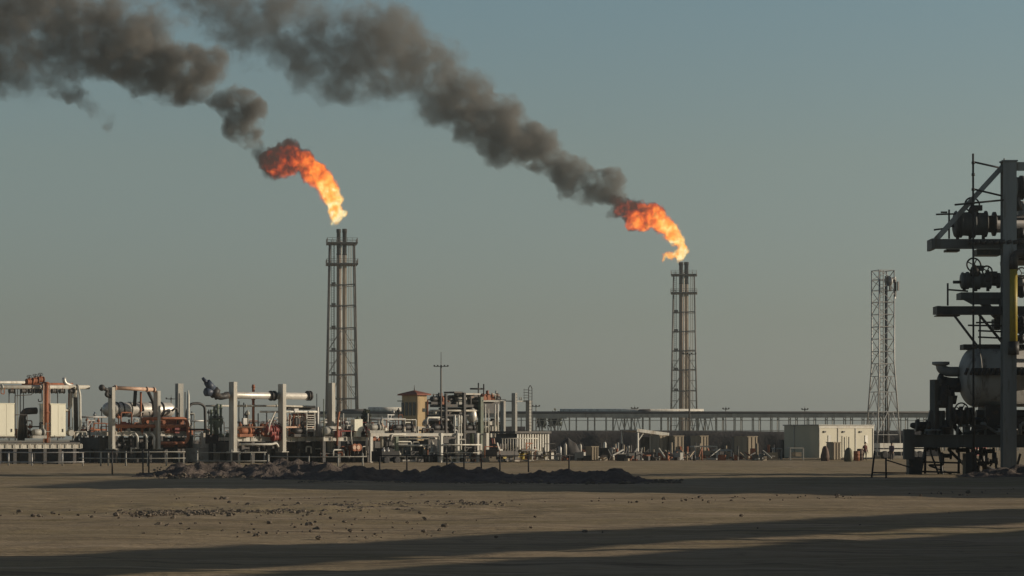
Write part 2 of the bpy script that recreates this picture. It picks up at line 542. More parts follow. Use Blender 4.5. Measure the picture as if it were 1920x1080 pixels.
heap('dirt_mound', 255, 680, 133, 8.0, [(255, 888), (290, 884), (320, 872), (350, 866), (400, 869), (450, 873), (500, 867), (560, 865), (600, 869), (650, 873), (680, 888)], M_mound,
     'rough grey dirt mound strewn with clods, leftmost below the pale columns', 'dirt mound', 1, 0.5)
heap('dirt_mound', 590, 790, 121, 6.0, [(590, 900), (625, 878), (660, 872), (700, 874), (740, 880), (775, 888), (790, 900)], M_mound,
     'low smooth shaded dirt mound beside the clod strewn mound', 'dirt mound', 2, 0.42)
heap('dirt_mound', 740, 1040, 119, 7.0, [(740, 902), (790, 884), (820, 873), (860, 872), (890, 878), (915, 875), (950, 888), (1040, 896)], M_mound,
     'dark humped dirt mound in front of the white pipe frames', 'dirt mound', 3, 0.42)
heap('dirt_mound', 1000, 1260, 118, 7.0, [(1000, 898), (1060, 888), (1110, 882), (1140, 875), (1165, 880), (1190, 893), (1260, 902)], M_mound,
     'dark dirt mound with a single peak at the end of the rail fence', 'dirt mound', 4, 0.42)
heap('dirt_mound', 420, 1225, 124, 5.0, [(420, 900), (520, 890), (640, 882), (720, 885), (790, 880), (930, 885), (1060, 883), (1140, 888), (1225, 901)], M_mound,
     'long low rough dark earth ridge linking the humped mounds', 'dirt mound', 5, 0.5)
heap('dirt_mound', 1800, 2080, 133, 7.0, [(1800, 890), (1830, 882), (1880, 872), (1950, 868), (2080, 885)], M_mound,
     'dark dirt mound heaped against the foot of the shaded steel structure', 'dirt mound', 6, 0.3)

# loose clods scattered over the yard
b = MB()
for i in range(2600):
    cl_ = rnd.choice((300, 350, 395, 470, 520, 560, 620, 690, 760, 860))
    px = rnd.gauss(cl_, 34) if rnd.random() < 0.93 else rnd.uniform(0, 1900)
    py = rnd.gauss(961 - (px - 300) * 0.024, 3.2)
    if rnd.random() < 0.07: py = rnd.uniform(925, 1010)
    Y = F * H / (py - HZ)
    r_ = min(.085, 0.017 * math.exp(abs(rnd.gauss(0, .75))))
    clod(b, ((px - 960) / F * Y, Y, r_ * -.1 + .02), r_, i)
for i in range(700):
    px = rnd.uniform(285, 720); Y = rnd.uniform(127, 136)
    clod(b, ((px - 960) / F * Y, Y, max(0, rnd.uniform(-.1, (Y - 127) * .06))), min(.16, 0.04 * math.exp(abs(rnd.gauss(0, .6)))), 2000 + i)
for i in range(420):
    px = rnd.uniform(560, 1280); Y = rnd.uniform(112, 121)
    clod(b, ((px - 960) / F * Y, Y, 0.0), 0.035 * math.exp(abs(rnd.gauss(0, .6))), 4000 + i)
tag(b.build('rubble', M_rock), 'loose clods and stones scattered over the bare earth yard', 'rubble', None, 'stuff')

# ------------------------------------------------------------------ unseen buildings added beyond the right edge, shaped to throw the long shadows
def prism(b, foot, z0, z1):
    n = len(foot)
    vs = [(x, y, z0) for x, y in foot] + [(x, y, z1) for x, y in foot]
    fs = [list(range(n - 1, -1, -1)), list(range(n, 2 * n))] + [[i, (i + 1) % n, n + (i + 1) % n, n + i] for i in range(n)]
    b.add(vs, fs)


root = thing('shadow_building', 'tall grey clad unseen building added to throw the far shadow band', 'building', (50, 112, 0))  # unseen; footprint and height fitted to the far shadow band
b = MB(); prism(b, [(30.5, 108.6), (70.6, 91.4), (84, 112), (70, 134), (33, 131)], -0.2, 11.6); b.build('wall', M_fac, root)
b = MB(); prism(b, [(30.3, 108.4), (70.6, 91.1), (84.4, 112), (70, 134.4), (32.8, 131.3)], 11.61, 12.0); b.build('roof', M_dark, root)
b = MB()
for q in range(5):
    t = 0.1 + 0.2 * q
    x = 30.5 + (70.6 - 30.5) * t; y = 108.6 + (91.4 - 108.6) * t
    b.box((x - 0.02, y - 0.05, 5.5), (3.0, 0.2, 1.6), math.atan2(-17.2, 40.1))
b.build('window', M_glass, root)

root = thing('low_shadow_building', 'long low grey unseen building added to throw the near shadow', 'building', (50, 55, 0))  # unseen; roof line placed so its shadow crosses the foreground
d = Vector((23.3, 28.0, 0)).normalized()
nrm = Vector((d.y, -d.x, 0))
p0 = Vector((-8.65 + 27.2, 40.7 + .9, 0)) - d * 10
p1 = Vector((14.6 + 27.2, 68.7 + .9, 0)) + d * 22
hh = 6.1
q0, q1 = p0 + nrm * 2.0, p1 + nrm * 2.0
b = MB(); prism(b, [(q0.x, q0.y), (q0.x + nrm.x * 14, q0.y + nrm.y * 14), (q1.x + nrm.x * 14, q1.y + nrm.y * 14), (q1.x, q1.y)], -0.2, 4.799)
b.build('wall', M_fac, root)
b = MB(); prism(b, [(q0.x - nrm.x * .2, q0.y - nrm.y * .2), (q0.x + nrm.x * 14.2, q0.y + nrm.y * 14.2), (q1.x + nrm.x * 14.2, q1.y + nrm.y * 14.2), (q1.x - nrm.x * .2, q1.y - nrm.y * .2)], 4.80, 5.12)
b.build('roof', M_dark, root)
b = MB(); b.rings([p0 + Vector((0, 0, 6.05)), (p0 + p1) / 2 + Vector((0, 0, 6.12)), p1 + Vector((0, 0, 6.0))], 0.85, 14)
shadow_duct = b.build('shadow_duct', M_dark, root)  # added above the roof; the gap below lets a lit streak through
b = MB()
L_ = (p1 - p0).length
for k in range(int(L_ / 5)):
    q = p0 + d * (k * 5 + 2.5)
    b.bar(q + Vector((0, 0, -0.1)), q + Vector((0, 0, 5.3)), 0.35)
    if k % 3 == 1:
        b.box((q + d * 1.2 + nrm * 2.6 + Vector((0, 0, 5.25))), (2.4, 1.0, 0.26), math.atan2(d.y, d.x))  # added blocks partly close the gap and break the streak
b.build('support_post', M_dark, root)

# ------------------------------------------------------------------ flare towers
def flare_tower(pxc, ytop, Y, levels, wtop, wbot, label, rot):
    s = F / Y
    c = at(pxc, HZ, Y); c.z = 0
    zz = lambda py: H + (HZ - py) / s
    root = thing('flare_tower', label, 'flare tower', c)
    zt = zz(levels[0])
    hw = lambda z: (wbot + (wtop - wbot) * z / zt) / 2 / s * 0.94
    ca, sa = math.cos(rot), math.sin(rot)
    def cp(k, z, e=1.0):
        x, y = ((-1, -1), (1, -1), (1, 1), (-1, 1))[k % 4]
        w = hw(z) * e
        return c + Vector(((x * ca - y * sa) * w, (x * sa + y * ca) * w, z))
    for k in range(4):
        MB().rings([cp(k, -0.3), cp(k, zt)], [0.24, 0.17], 10).build('leg', M_lat, root)
    zl = [zz(v) for v in levels] + [1.5]
    for z in zl[2:-1]:
        b = MB()
        for k in range(4):
            b.bar(cp(k, z), cp(k + 1, z), 0.16, 0.20)
        b.bar(cp(0, z), cp(2, z), 0.10); b.bar(cp(1, z + .2), cp(3, z + .2), 0.10)
        b.build('horizontal_brace', M_lat, root)
    b = MB()
    for i in range(4, len(zl) - 1):
        za, zb = zl[i], zl[i + 1]
        for k in range(4):
            m = (cp(k, za) + cp(k + 1, za)) / 2
            mids = cp(k, za, 1.0).lerp(cp(k + 1, za, 1.0), 0.5)
            b.bar(cp(k, zb), mids, 0.12); b.bar(cp(k + 1, zb), mids, 0.12)
            q = (za + zb) / 2
            b.bar(cp(k, q), cp(k, zb).lerp(mids, 0.5), 0.10); b.bar(cp(k + 1, q), cp(k + 1, zb).lerp(mids, 0.5), 0.10)
    b.build('diagonal_brace', M_lat, root)
    for z in zl[:2]:
        w = hw(z) + 0.75
        b = MB(); b.box((c.x, c.y, z), (2 * w, 2 * w, 0.32), rot)
        pf = b.build('platform', M_lat, root)
        b = MB()
        for k in range(4):
            p, q = cp(k, z, w / hw(z) * .99), cp(k + 1, z, w / hw(z) * .99)
            for hgt in (0.65, 1.2):
                b.bar(p + Vector((0, 0, hgt)), q + Vector((0, 0, hgt)), 0.07)
            for j in range(6):
                r = p.lerp(q, j / 6); b.bar(r, r + Vector((0, 0, 1.2)), 0.07)
        b.build('handrail', M_lat, pf)
    # two flare stacks, sooted at the tip, and thinner pale lines
    zt2 = zz(ytop)
    for dx, dy, rr, zo, mm in ((-5.8, -4, 3.7, 0, M_flare), (4.8, 4, 3.9, 0.15, M_flarep)):
        p = c + Vector((dx / s, dy / s, 0)); r = rr / s
        st = MB().lathe(p, (0, 0, 1), [(-0.2, r * 1.15), (zt2 - 6.5, r), (zt2 - 6.4, r)], 16).build('flare_stack', mm, root)
        MB().lathe(p + Vector((0, 0, zt2 - 6.4)), (0, 0, 1), [(0, r * 1.12), (0.3, r * 1.12), (0.35, r * 1.0), (5.5 + zo, r * 1.0), (5.55 + zo, r * 1.16), (6.4 + zo, r * 1.16), (6.41 + zo, r * 0.9), (5.9 + zo, r * 0.85)], 16).build('flare_tip', M_soot, st)
        b = MB()
        for z in zl[1:-1]: b.lathe(p + Vector((0, 0, z - .2)), (0, 0, 1), [(0, r * 1.25), (0.25, r * 1.25)], 14)
        b.build('guide_ring', M_lat, st)
    for dx, dy, mm in ((-0.5, -8, M_white), (13, 2, M_flarep), (-14.5, 2, M_lat), (17, 6, M_flarep)):
        p = c + Vector((dx / s, dy / s, 0))
        MB().tube(p, p + Vector((0, 0, zt + 0.5)), 0.6 / s if mm is not M_white else 1.1 / s, 8).build('riser_pipe', mm, root)
    b = MB()
    p = c + Vector((-17 / s, -6 / s, 0))
    for sx in (-0.3, 0.3): b.bar(p + Vector((sx, 0, 0.5)), p + Vector((sx, 0, zt + 1)), 0.08)
    for i in range(int(zt / 0.6)): b.bar(p + Vector((-0.3, 0, 0.6 + i * 0.6)), p + Vector((0.3, 0, 0.6 + i * 0.6)), 0.05)
    b.build('ladder', M_lat, root)
    b = MB()
    for z in zl[2:-2]: b.box((c.x - 15 / s, c.y - 5 / s, z + 0.3), (7 / s, 7 / s, .8), rot)
    b.build('rest_landing', M_lat, root)
    return root


flare_tower(641, 430, 600, [457, 496, 535, 574, 616, 658, 703, 748, 795], 48, 63, 'tall brown flare tower with twin stacks, burning above the pale steel columns', R(7))
flare_tower(1282.5, 492, 710, [516, 550, 586, 622, 658, 694, 733, 770], 41, 53, 'farther brown flare tower with twin stacks behind the long pipe rack', R(-5))

# ------------------------------------------------------------------ flames and smoke (burning and drifting volumes)
def hull(name, puffs, o, k, grow=1.0, vox=None):
    b = MB()
    for (x, y, dz, r, *_) in puffs:
        b.ball(((x - o[0]) / k, dz / k, (o[1] - y) / k), r * grow / k, 16, 10)
    o1 = b.build(name, [], None)
    md = o1.modifiers.new('join', 'REMESH'); md.mode = 'VOXEL'; md.voxel_size = vox or min(p[3] for p in puffs) * 0.22 / k
    md2 = o1.modifiers.new('soft', 'SMOOTH'); md2.iterations = 4
    dg = bpy.context.evaluated_depsgraph_get()
    me = bpy.data.meshes.new_from_object(o1.evaluated_get(dg))
    me.name = name
    bpy.data.objects.remove(o1)
    ob = bpy.data.objects.new(name, me); COL.objects.link(ob)
    return ob


class Nodes:
    def __init__(s, name):
        s.m = bpy.data.materials.new(name); s.m.use_nodes = True
        s.t = s.m.node_tree; s.t.nodes.clear(); s.N = s.t.nodes; s.L = s.t.links
    def put(s, inp, v):
        if hasattr(v, 'is_output'): s.L.new(v, inp)
        else: inp.default_value = v
    def math(s, op, a, b=None, clamp=False):
        n = s.N.new('ShaderNodeMath'); n.operation = op; n.use_clamp = clamp
        s.put(n.inputs[0], a)
        if b is not None: s.put(n.inputs[1], b)
        return n.outputs[0]
    def vec(s, op, a, b=None, scale=None):
        n = s.N.new('ShaderNodeVectorMath'); n.operation = op
        s.put(n.inputs[0], a)
        if b is not None: s.put(n.inputs[1], b)
        if scale is not None: s.put(n.inputs['Scale'], scale)
        return n.outputs['Value'] if op in ('DISTANCE', 'DOT_PRODUCT', 'LENGTH') else n.outputs['Vector']
    def noise(s, p, scale, det=2.0, rough=0.5, color=False):
        n = s.N.new('ShaderNodeTexNoise')
        s.put(n.inputs['Vector'], p); n.inputs['Scale'].default_value = scale; n.inputs['Detail'].default_value = det; n.inputs['Roughness'].default_value = rough
        return n.outputs['Color' if color else 'Fac']
    def rng(s, v, a, b, c=0.0, d=1.0, smooth=False):
        n = s.N.new('ShaderNodeMapRange')
        if smooth: n.interpolation_type = 'SMOOTHSTEP'
        s.put(n.inputs['Value'], v)
        for k, q in (('From Min', a), ('From Max', b), ('To Min', c), ('To Max', d)): s.put(n.inputs[k], q)
        return n.outputs[0]


def puff_field(nd, puffs, o, k, warps, grow=None):
    tc = nd.N.new('ShaderNodeTexCoord')
    p = nd.vec('SCALE', tc.outputs['Object'], scale=k)
    q = p
    # turbulence starts small at the source and widens downwind
    g = nd.rng(nd.vec('LENGTH', p), 0.0, grow, 0.3, 1.0) if grow else None
    for (wl, amp, det) in warps:
        c = nd.noise(p, 1.0 / wl, det, 0.55, True)
        c = nd.vec('SUBTRACT', c, (0.5, 0.5, 0.5))
        c = nd.vec('SCALE', c, scale=amp if g is None else nd.math('MULTIPLY', g, amp))
        q = nd.vec('ADD', q, c)
    tot = None
    for (x, y, dz, r, w, inner) in puffs:
        d = nd.vec('DISTANCE', q, (x - o[0], dz, o[1] - y))
        v = nd.rng(d, r * 0.9, r * inner, 0.0, w, True)
        tot = v if tot is None else nd.math('ADD', tot, v)
    return p, q, tot


def smoke(name, puffs, o, Y, dens, label, warps, erode, col):
    k = F / Y
    ob = hull(name, puffs, o, k, 1.12)
    ob.location = at(o[0], o[1], Y)
    nd = Nodes('soot_smoke')
    p, q, tot = puff_field(nd, puffs, o, k, warps, 420.0)
    fb = nd.rng(nd.noise(q, 1 / erode[0], 5.0, 0.62), 0.28, 0.70)
    tot = nd.math('MINIMUM', tot, 1.15)
    # torn edges, then darker and thinner clumps inside
    cov = nd.rng(nd.math('SUBTRACT', nd.math('MULTIPLY', tot, 1.75), nd.math('MULTIPLY', fb, erode[1])), 0.0, 0.36)
    cl = nd.rng(nd.noise(q, 1 / (erode[0] * 1.35), 5.0, 0.62), 0.39, 0.62, 0.0, 1.7)
    cl = nd.math('MULTIPLY', cl, nd.rng(nd.vec('LENGTH', p), 0.0, 480.0, 3.4, 0.9))
    dn = nd.math('MULTIPLY', nd.math('MULTIPLY', cov, cl), nd.math('MULTIPLY', tot, dens))
    pv = nd.N.new('ShaderNodeVolumePrincipled')
    pv.inputs['Color'].default_value = (*col, 1)
    pv.inputs['Anisotropy'].default_value = 0.25
    nd.L.new(dn, pv.inputs['Density'])
    out = nd.N.new('ShaderNodeOutputMaterial'); nd.L.new(pv.outputs[0], out.inputs['Volume'])
    nd.m.cycles.volume_step_rate = 0.10
    ob.data.materials.append(nd.m)
    return tag(ob, label, 'smoke')


def flame(name, puffs, o, Y, sigma, axis0, axis1, label, warps, seed):
    k = F / Y
    ob = hull(name, puffs, o, k, 1.22)
    ob.location = at(o[0], o[1], Y)
    nd = Nodes('burning_gas')
    p, q, tot = puff_field(nd, puffs, o, k, warps)
    a = Vector((axis0[0] - o[0], 0, o[1] - axis0[1])); bb = Vector((axis1[0] - o[0], 0, o[1] - axis1[1]))
    ax = (bb - a); ln = ax.length; ax.normalize()
    t = nd.vec('DOT_PRODUCT', nd.vec('SUBTRACT', q, tuple(a)), tuple(ax))
    t = nd.math('DIVIDE', t, ln)
    n1 = nd.noise(q, 1 / 18.0, 3.0, 0.6)
    n2 = nd.noise(nd.vec('MULTIPLY', p, (1.0, 1.0, 0.75)), 1 / 8.0, 4.0, 0.65)
    v = nd.math('SUBTRACT', tot, nd.rng(n2, 0.35, 0.75, 0, 0.78))
    cov = nd.rng(v, 0.0, 0.55)
    heat = nd.math('SUBTRACT', 0.99, nd.math('MULTIPLY', t, 0.92))
    heat = nd.math('SUBTRACT', heat, nd.rng(t, 0.66, 1.0, 0.0, 0.16))
    heat = nd.math('ADD', heat, nd.rng(n1, 0.32, 0.68, -0.30, 0.22))
    heat = nd.math('ADD', heat, nd.rng(n2, 0.3, 0.7, -0.22, 0.14))
    heat = nd.math('ADD', heat, nd.rng(v, 0.0, 0.7, -0.16, 0.06))
    cr = nd.N.new('ShaderNodeValToRGB')
    nd.L.new(heat, cr.inputs[0])
    e = cr.color_ramp.elements
    e[0].position = 0.10; e[0].color = (0.035, 0.018, 0.014, 1)
    e[1].position = 1.0; e[1].color = (1.0, 0.90, 0.55, 1)
    for pos, c in ((0.24, (0.16, 0.022, 0.012, 1)), (0.38, (0.62, 0.085, 0.018, 1)), (0.55, (0.95, 0.22, 0.03, 1)), (0.72, (1.0, 0.46, 0.075, 1)), (0.88, (1.0, 0.72, 0.25, 1))):
        q_ = e.new(pos); q_.color = c
    den = nd.math('MULTIPLY', cov, sigma)
    ab = nd.N.new('ShaderNodeVolumeAbsorption'); ab.inputs['Color'].default_value = (0, 0, 0, 1)
    nd.L.new(den, ab.inputs['Density'])
    em = nd.N.new('ShaderNodeEmission'); nd.L.new(cr.outputs[0], em.inputs['Color']); nd.L.new(nd.math('MULTIPLY', den, 1.45), em.inputs['Strength'])
    ad = nd.N.new('ShaderNodeAddShader'); nd.L.new(ab.outputs[0], ad.inputs[0]); nd.L.new(em.outputs[0], ad.inputs[1])
    out = nd.N.new('ShaderNodeOutputMaterial'); nd.L.new(ad.outputs[0], out.inputs['Volume'])
    nd.m.cycles.volume_step_rate = 0.12
    ob.data.materials.append(nd.m)
    return tag(ob, label, 'flame')


# puffs: (photo column, photo row, depth offset, radius, weight, inner) in units of one photo pixel at that distance
flame('flame', [(627, 411, 0, 16, 1, .4), (641, 398, 0, 14, .9, .3), (628, 394, 0, 21, 1, .4), (626, 374, 0, 24, 1, .4), (615, 354, 0, 29, 1, .4), (601, 334, 0, 31, 1, .4),
                (585, 321, 0, 31, 1, .4), (567, 303, 0, 36, 1, .4), (546, 300, 0, 33, 1, .4), (522, 300, 0, 38, .95, .4), (508, 302, 0, 30, .9, .4), (545, 280, 0, 28, .9, .4), (524, 284, 0, 26, .8, .4), (514, 322, 0, 27, .8, .4), (538, 318, 0, 25, .9, .4), (496, 300, 0, 20, .8, .3)],
      (629, 418), 600, 0.95, (632, 415), (494, 290), 'tall leaning orange flame above the nearer flare tower', [(28, 24, 2), (10, 13, 3)], 1)
flame('flame', [(1273, 481, 0, 16, 1, .4), (1257, 481, 0, 13, 1, .3), (1246, 482, 0, 9, .9, .3), (1280, 467, 0, 16, 1, .4), (1270, 450, 0, 19, 1, .4), (1258, 434, 0, 24, 1, .4), (1241, 420, 0, 27, 1, .4),
                (1226, 401, 0, 29, 1, .4), (1205, 400, 0, 32, 1, .4), (1183, 396, 0, 30, .9, .4), (1163, 382, 0, 25, .8, .4), (1186, 414, 0, 24, .85, .4), (1206, 420, 0, 22, .9, .4), (1158, 400, 0, 17, .7, .3), (1150, 374, 0, 17, .7, .3)],
      (1270, 490), 710, 0.85, (1284, 486), (1136, 370), 'smaller leaning orange flame above the farther flare tower', [(25, 25, 2), (9, 12, 3)], 2)

smoke('smoke_plume', [(514, 302, 4, 46, .45, .2), (508, 324, 0, 30, .5, .2), (490, 292, 0, 32, .6, .2), (474, 272, 0, 36, .5, .2), (452, 250, 0, 46, .7, .3), (430, 246, 0, 32, 1.0, .3), (438, 220, 0, 43, .75, .35), (474, 208, 0, 46, .95, .4), (452, 186, -6, 48, .8, .4), (478, 240, 0, 30, .6, .3),
                      (414, 192, 0, 36, .62, .3), (394, 178, 0, 44, .5, .3), (470, 262, 0, 34, .5, .2), (392, 120, 5, 59, .95, .4), (345, 128, -10, 75, 1.0, .45), (318, 158, 0, 62, .65, .3), (350, 178, 0, 52, .4, .2), (270, 108, 10, 96, .9, .35), (215, 100, -10, 100, .75, .3), (240, 60, 0, 112, .65, .2),
                      (255, 165, 0, 50, .3, .2), (150, 60, 20, 135, .62, .2), (120, 172, 0, 36, .95, .3), (150, 184, 0, 34, .7, .2), (178, 202, 0, 34, .55, .2), (204, 226, 0, 40, .42, .1), (300, 214, 0, 46, .3, .1), (250, 190, 0, 46, .34, .1), (60, 90, -20, 171, .62, .25), (20, 150, 0, 80, .5, .2), (-60, 60, 0, 205, .6, .2), (-180, 20, 0, 228, .55, .2), (120, -30, 0, 171, .6, .2), (-30, -90, 0, 228, .55, .2), (330, 40, 0, 103, .35, .15)],
      (495, 290), 600, 0.17, 'dark smoke plume drifting from the flame of the nearer flare tower', [(80, 64, 2), (30, 40, 3)], (30, 1.3), (0.35, 0.33, 0.305))
smoke('smoke_plume', [(1122, 350, 0, 42, .7, .3), (1104, 338, 0, 40, .6, .3), (1136, 362, 0, 34, .6, .3), (1175, 390, 4, 39, .4, .2), (1148, 402, 0, 23, .6, .2), (1156, 366, 0, 34, .8, .2), (1148, 336, 0, 41, 1.05, .35), (1122, 342, 0, 36, .5, .3), (1116, 376, 0, 30, .4, .2), (1092, 366, 0, 39, .5, .25), (1078, 320, 0, 55, .65, .3), (1060, 346, 0, 50, .5, .25), (1036, 302, 0, 55, .6, .3),
                      (1010, 272, 5, 68, .9, .4), (960, 278, -8, 68, .85, .35), (915, 284, 0, 55, .5, .25), (940, 222, 0, 80, .8, .35), (890, 236, 0, 80, .75, .3), (860, 186, 10, 100, .8, .3), (905, 165, 0, 57, .4, .2), (820, 130, 0, 103, .65, .25), (800, 200, 0, 75, .5, .25),
                      (745, 92, -10, 128, .95, .35), (690, 60, 10, 105, .85, .3), (690, 140, 0, 112, .7, .3), (610, 110, 0, 123, .7, .25), (630, 165, 0, 75, .55, .25), (540, 60, 0, 132, .6, .2), (560, 140, 0, 80, .4, .2), (450, 0, 0, 160, .55, .2), (340, -60, 0, 182, .55, .2), (590, -30, 0, 125, .5, .15), (440, 90, 0, 103, .35, .15)],
      (1150, 360), 710, 0.135, 'dark smoke plume drifting from the flame of the farther flare tower', [(80, 64, 2), (30, 40, 3)], (30, 1.3), (0.35, 0.33, 0.305))

# ------------------------------------------------------------------ process plant on its skids
def px_box(b, pl, x0, x1, y0, y1, d, v=0.0):
    """box whose lit front face spans columns x0..x1 and rows y0..y1 on the plane; depth d along v"""
    p, q = pl.pt(x0, y1, v), pl.pt(x1, y1, v)
    zt = pl.pt(x0, y0, v).z
    w = (q - p).length
    c = (p + q) / 2 + pl.v * (d / 2)
    b.box((c.x, c.y, (p.z + zt) / 2), (w, d, zt - p.z), pl.th)


def valve(parent, pos, axis, r, m, wheel=True, lift=2.6, mw=None, name='valve'):
    """flanged gate valve on a pipe: body, bonnet, yoke and handwheel"""
    axis = Vector(axis).normalized()
    pos = Vector(pos)
    b = MB()
    b.lathe(pos - axis * r * 1.7, axis, [(0, r * 1.75), (r * .35, r * 1.75), (r * .36, r * 1.15), (r * 1.2, r * 1.5), (r * 2.2, r * 1.5), (r * 3.04, r * 1.15), (r * 3.05, r * 1.75), (r * 3.4, r * 1.75)], 14)
    b.lathe(pos, (0, 0, 1), [(0, r * .9), (r * 1.5, r * .8), (r * 1.51, r * 1.15), (r * 1.8, r * 1.15), (r * 1.81, r * .4), (r * lift, r * .22)], 12)
    o = b.build(name, m, parent)
    if wheel:
        MB().torus(pos + Vector((0, 0, r * lift)), (0.25, -0.6, 1), r * 1.25, r * 0.16, 16, 6, 3).build('handwheel', mw or m, o)
    return o


def flange(b, p, axis, r, t=0.12):
    axis = Vector(axis).normalized()
    b.lathe(Vector(p) - axis * t / 2, axis, [(0, r * 1.45), (t, r * 1.45)], 16)


def skid_frame(root, pl, x0, x1, ybeam, hpx, depth, m, legs=True, v0=0.0, name='base_frame', legm=None):
    """raised skid: two long beams, cross beams and short legs to the ground"""
    b = MB()
    h = hpx / pl.s
    for v in (v0, v0 + depth):
        b.ibeam(pl.pt(x0, ybeam, v), pl.pt(x0, ybeam, v) + pl.u * (pl.pt(x1, ybeam, v0) - pl.pt(x0, ybeam, v0)).length, h, h * 0.7)
    n = max(2, int((x1 - x0) / 14))
    L = (pl.pt(x1, ybeam, v0) - pl.pt(x0, ybeam, v0)).length
    for i in range(n + 1):
        p = pl.pt(x0, ybeam, v0) + pl.u * (L * i / n)
        b.box((p.x - pl.v.x * h * .36, p.y - pl.v.y * h * .36, p.z), (0.09, 0.05, h * 0.86), pl.th)
        q = p + pl.v * (depth / 2)
        if 0 < i < n: b.box((q.x, q.y, q.z), (0.14, depth - h * 0.72, h * 0.7), pl.th)
    o = b.build(name, m, root)
    if legs:
        for i in range(0, n + 1, 2):
            for v in (0, depth):
                p = pl.pt(x0, ybeam, v0) + pl.u * (L * i / n) + pl.v * v
                zb = p.z - h / 2
                q = MB(); q.box((p.x, p.y, (zb - 0.1) / 2), (0.3, 0.3, zb + 0.1), pl.th); q.build('leg', legm or m, root)
    return o


def deck_clutter(root, pl, x0, x1, ytop, ybot, depth, n, seed, mats, tall=0.6):
    """small bore piping, gauges, stanchions and pumps bolted to one skid"""
    r = random.Random(seed)
    for i in range(n):
        x = r.uniform(x0, x1); v = r.uniform(0.1, depth)
        zb = pl.pt(x, ybot).z
        p = pl.base(x, zb, v)
        hh = (pl.pt(x, ytop).z - zb) * r.uniform(0.3, 1.0) * (1 if r.random() < tall else 0.5)
        m = r.choice(mats); t = r.random()
        if t < 0.34:
            rr = r.uniform(0.03, 0.07)
            L = r.uniform(0.4, 1.8) * r.choice((-1, 1))
            b = MB(); b.pipe([p, p + Vector((0, 0, hh)), p + Vector((0, 0, hh)) + pl.u * L, p + pl.u * L + Vector((0, 0, hh * r.uniform(0, .7)))], rr, 8)
            b.build('small_pipe', m, root)
        elif t < 0.5:
            b = MB(); b.lathe(p, (0, 0, 1), [(0, .05), (hh, .05), (hh + .01, .16), (hh + .22, .16), (hh + .23, .07), (hh + .4, .05)], 10); b.build('instrument', m, root)
        elif t < 0.68:
            valve(root, p + Vector((0, 0, max(hh * .5, .3))), r.choice((pl.u, pl.v, Vector((0, 0, 1)))), r.uniform(.09, .16), m, mw=r.choice(mats))
        elif t < 0.8:
            b = MB(); q = p + pl.u * 0.9
            b.box((p.x, p.y, zb + .12), (1.3, .5, .24), pl.th)
            b.lathe(p - pl.u * .5 + Vector((0, 0, .5)), pl.u, [(0, .2), (.1, .26), (.7, .26), (.75, .12), (.85, .12), (.86, .3), (1.05, .3)], 12)
            b.tube(p + pl.u * .45 + Vector((0, 0, .6)), p + pl.u * .45 + Vector((0, 0, 1.1)), .09, 8)
            b.build('pump', r.choice((M_neard, M_rust, M_grey)), root)
        elif t < 0.9:
            b = MB(); b.bar(p, p + Vector((0, 0, hh)), 0.09); b.bar(p + Vector((0, 0, hh - .06)), p + Vector((0, 0, hh - .06)) + pl.u * .8, 0.08); b.bar(p + Vector((0, 0, hh * .6)), p + Vector((0, 0, hh - .1)) + pl.u * .5, 0.05)
            b.build('pipe_bracket', m, root)
        else:
            b = MB(); b.box((p.x, p.y, zb + hh * .7), (.45, .28, .55), pl.th); b.bar(p, p + Vector((0, 0, hh * .7 - .28)), .07); b.build('junction_box', m, root)


def pipe_part(root, name, pl, pts, rpx, m, v=0.0, n=12, fl=()):
    """pipe through (px, py[, v]) points of one plane"""
    P = [pl.pt(p[0], p[1], p[2] if len(p) > 2 else v) for p in pts]
    r = rpx / pl.s
    b = MB()
    if len(P) > 2: b.pipe(P, r, n)
    else: b.rings(P, r, n)
    for (i, t) in fl:
        q = P[i].lerp(P[i + 1], t); flange(b, q, P[i + 1] - P[i], r, max(.08, r * .5))
    return b.build(name, m, root)


def cabinet(pl, x0, x1, y0, y1, depth, seam, label, v=0.0):
    p = pl.pt((x0 + x1) / 2, y1, v)
    root = thing('electrical_cabinet', label, 'cabinet', p, 'cream cabinets on the left skid')
    b = MB(); px_box(b, pl, x0, x1, y0, y1, depth, v); b.build('body', M_cream, root)
    for a, c in ((x0 + 1.0, seam - .3), (seam + .3, x1 - 1.0)):
        d = MB(); px_box(d, pl, a, c, y0 + 1.5, y1 - 2, 0.04, v - 0.043); dr = d.build('door', M_cream, root)
        if c > seam + 1:
            d = MB(); px_box(d, pl, c - 4.5, c - 3, y1 - 14, y1 - 8, 0.05, v - 0.095); d.build('handle', M_dark, dr)
    b = MB(); px_box(b, pl, x0 - .8, x1 + .8, y0 - 1.6, y0 - .05, depth + .1, v - .05); b.build('rain_hood', M_cream, root)
    b = MB(); px_box(b, pl, x0 + 1, x1 - 1, y1 + .05, y1 + 2.5, depth - .1, v + .05); b.build('plinth', M_dark, root)
    return root


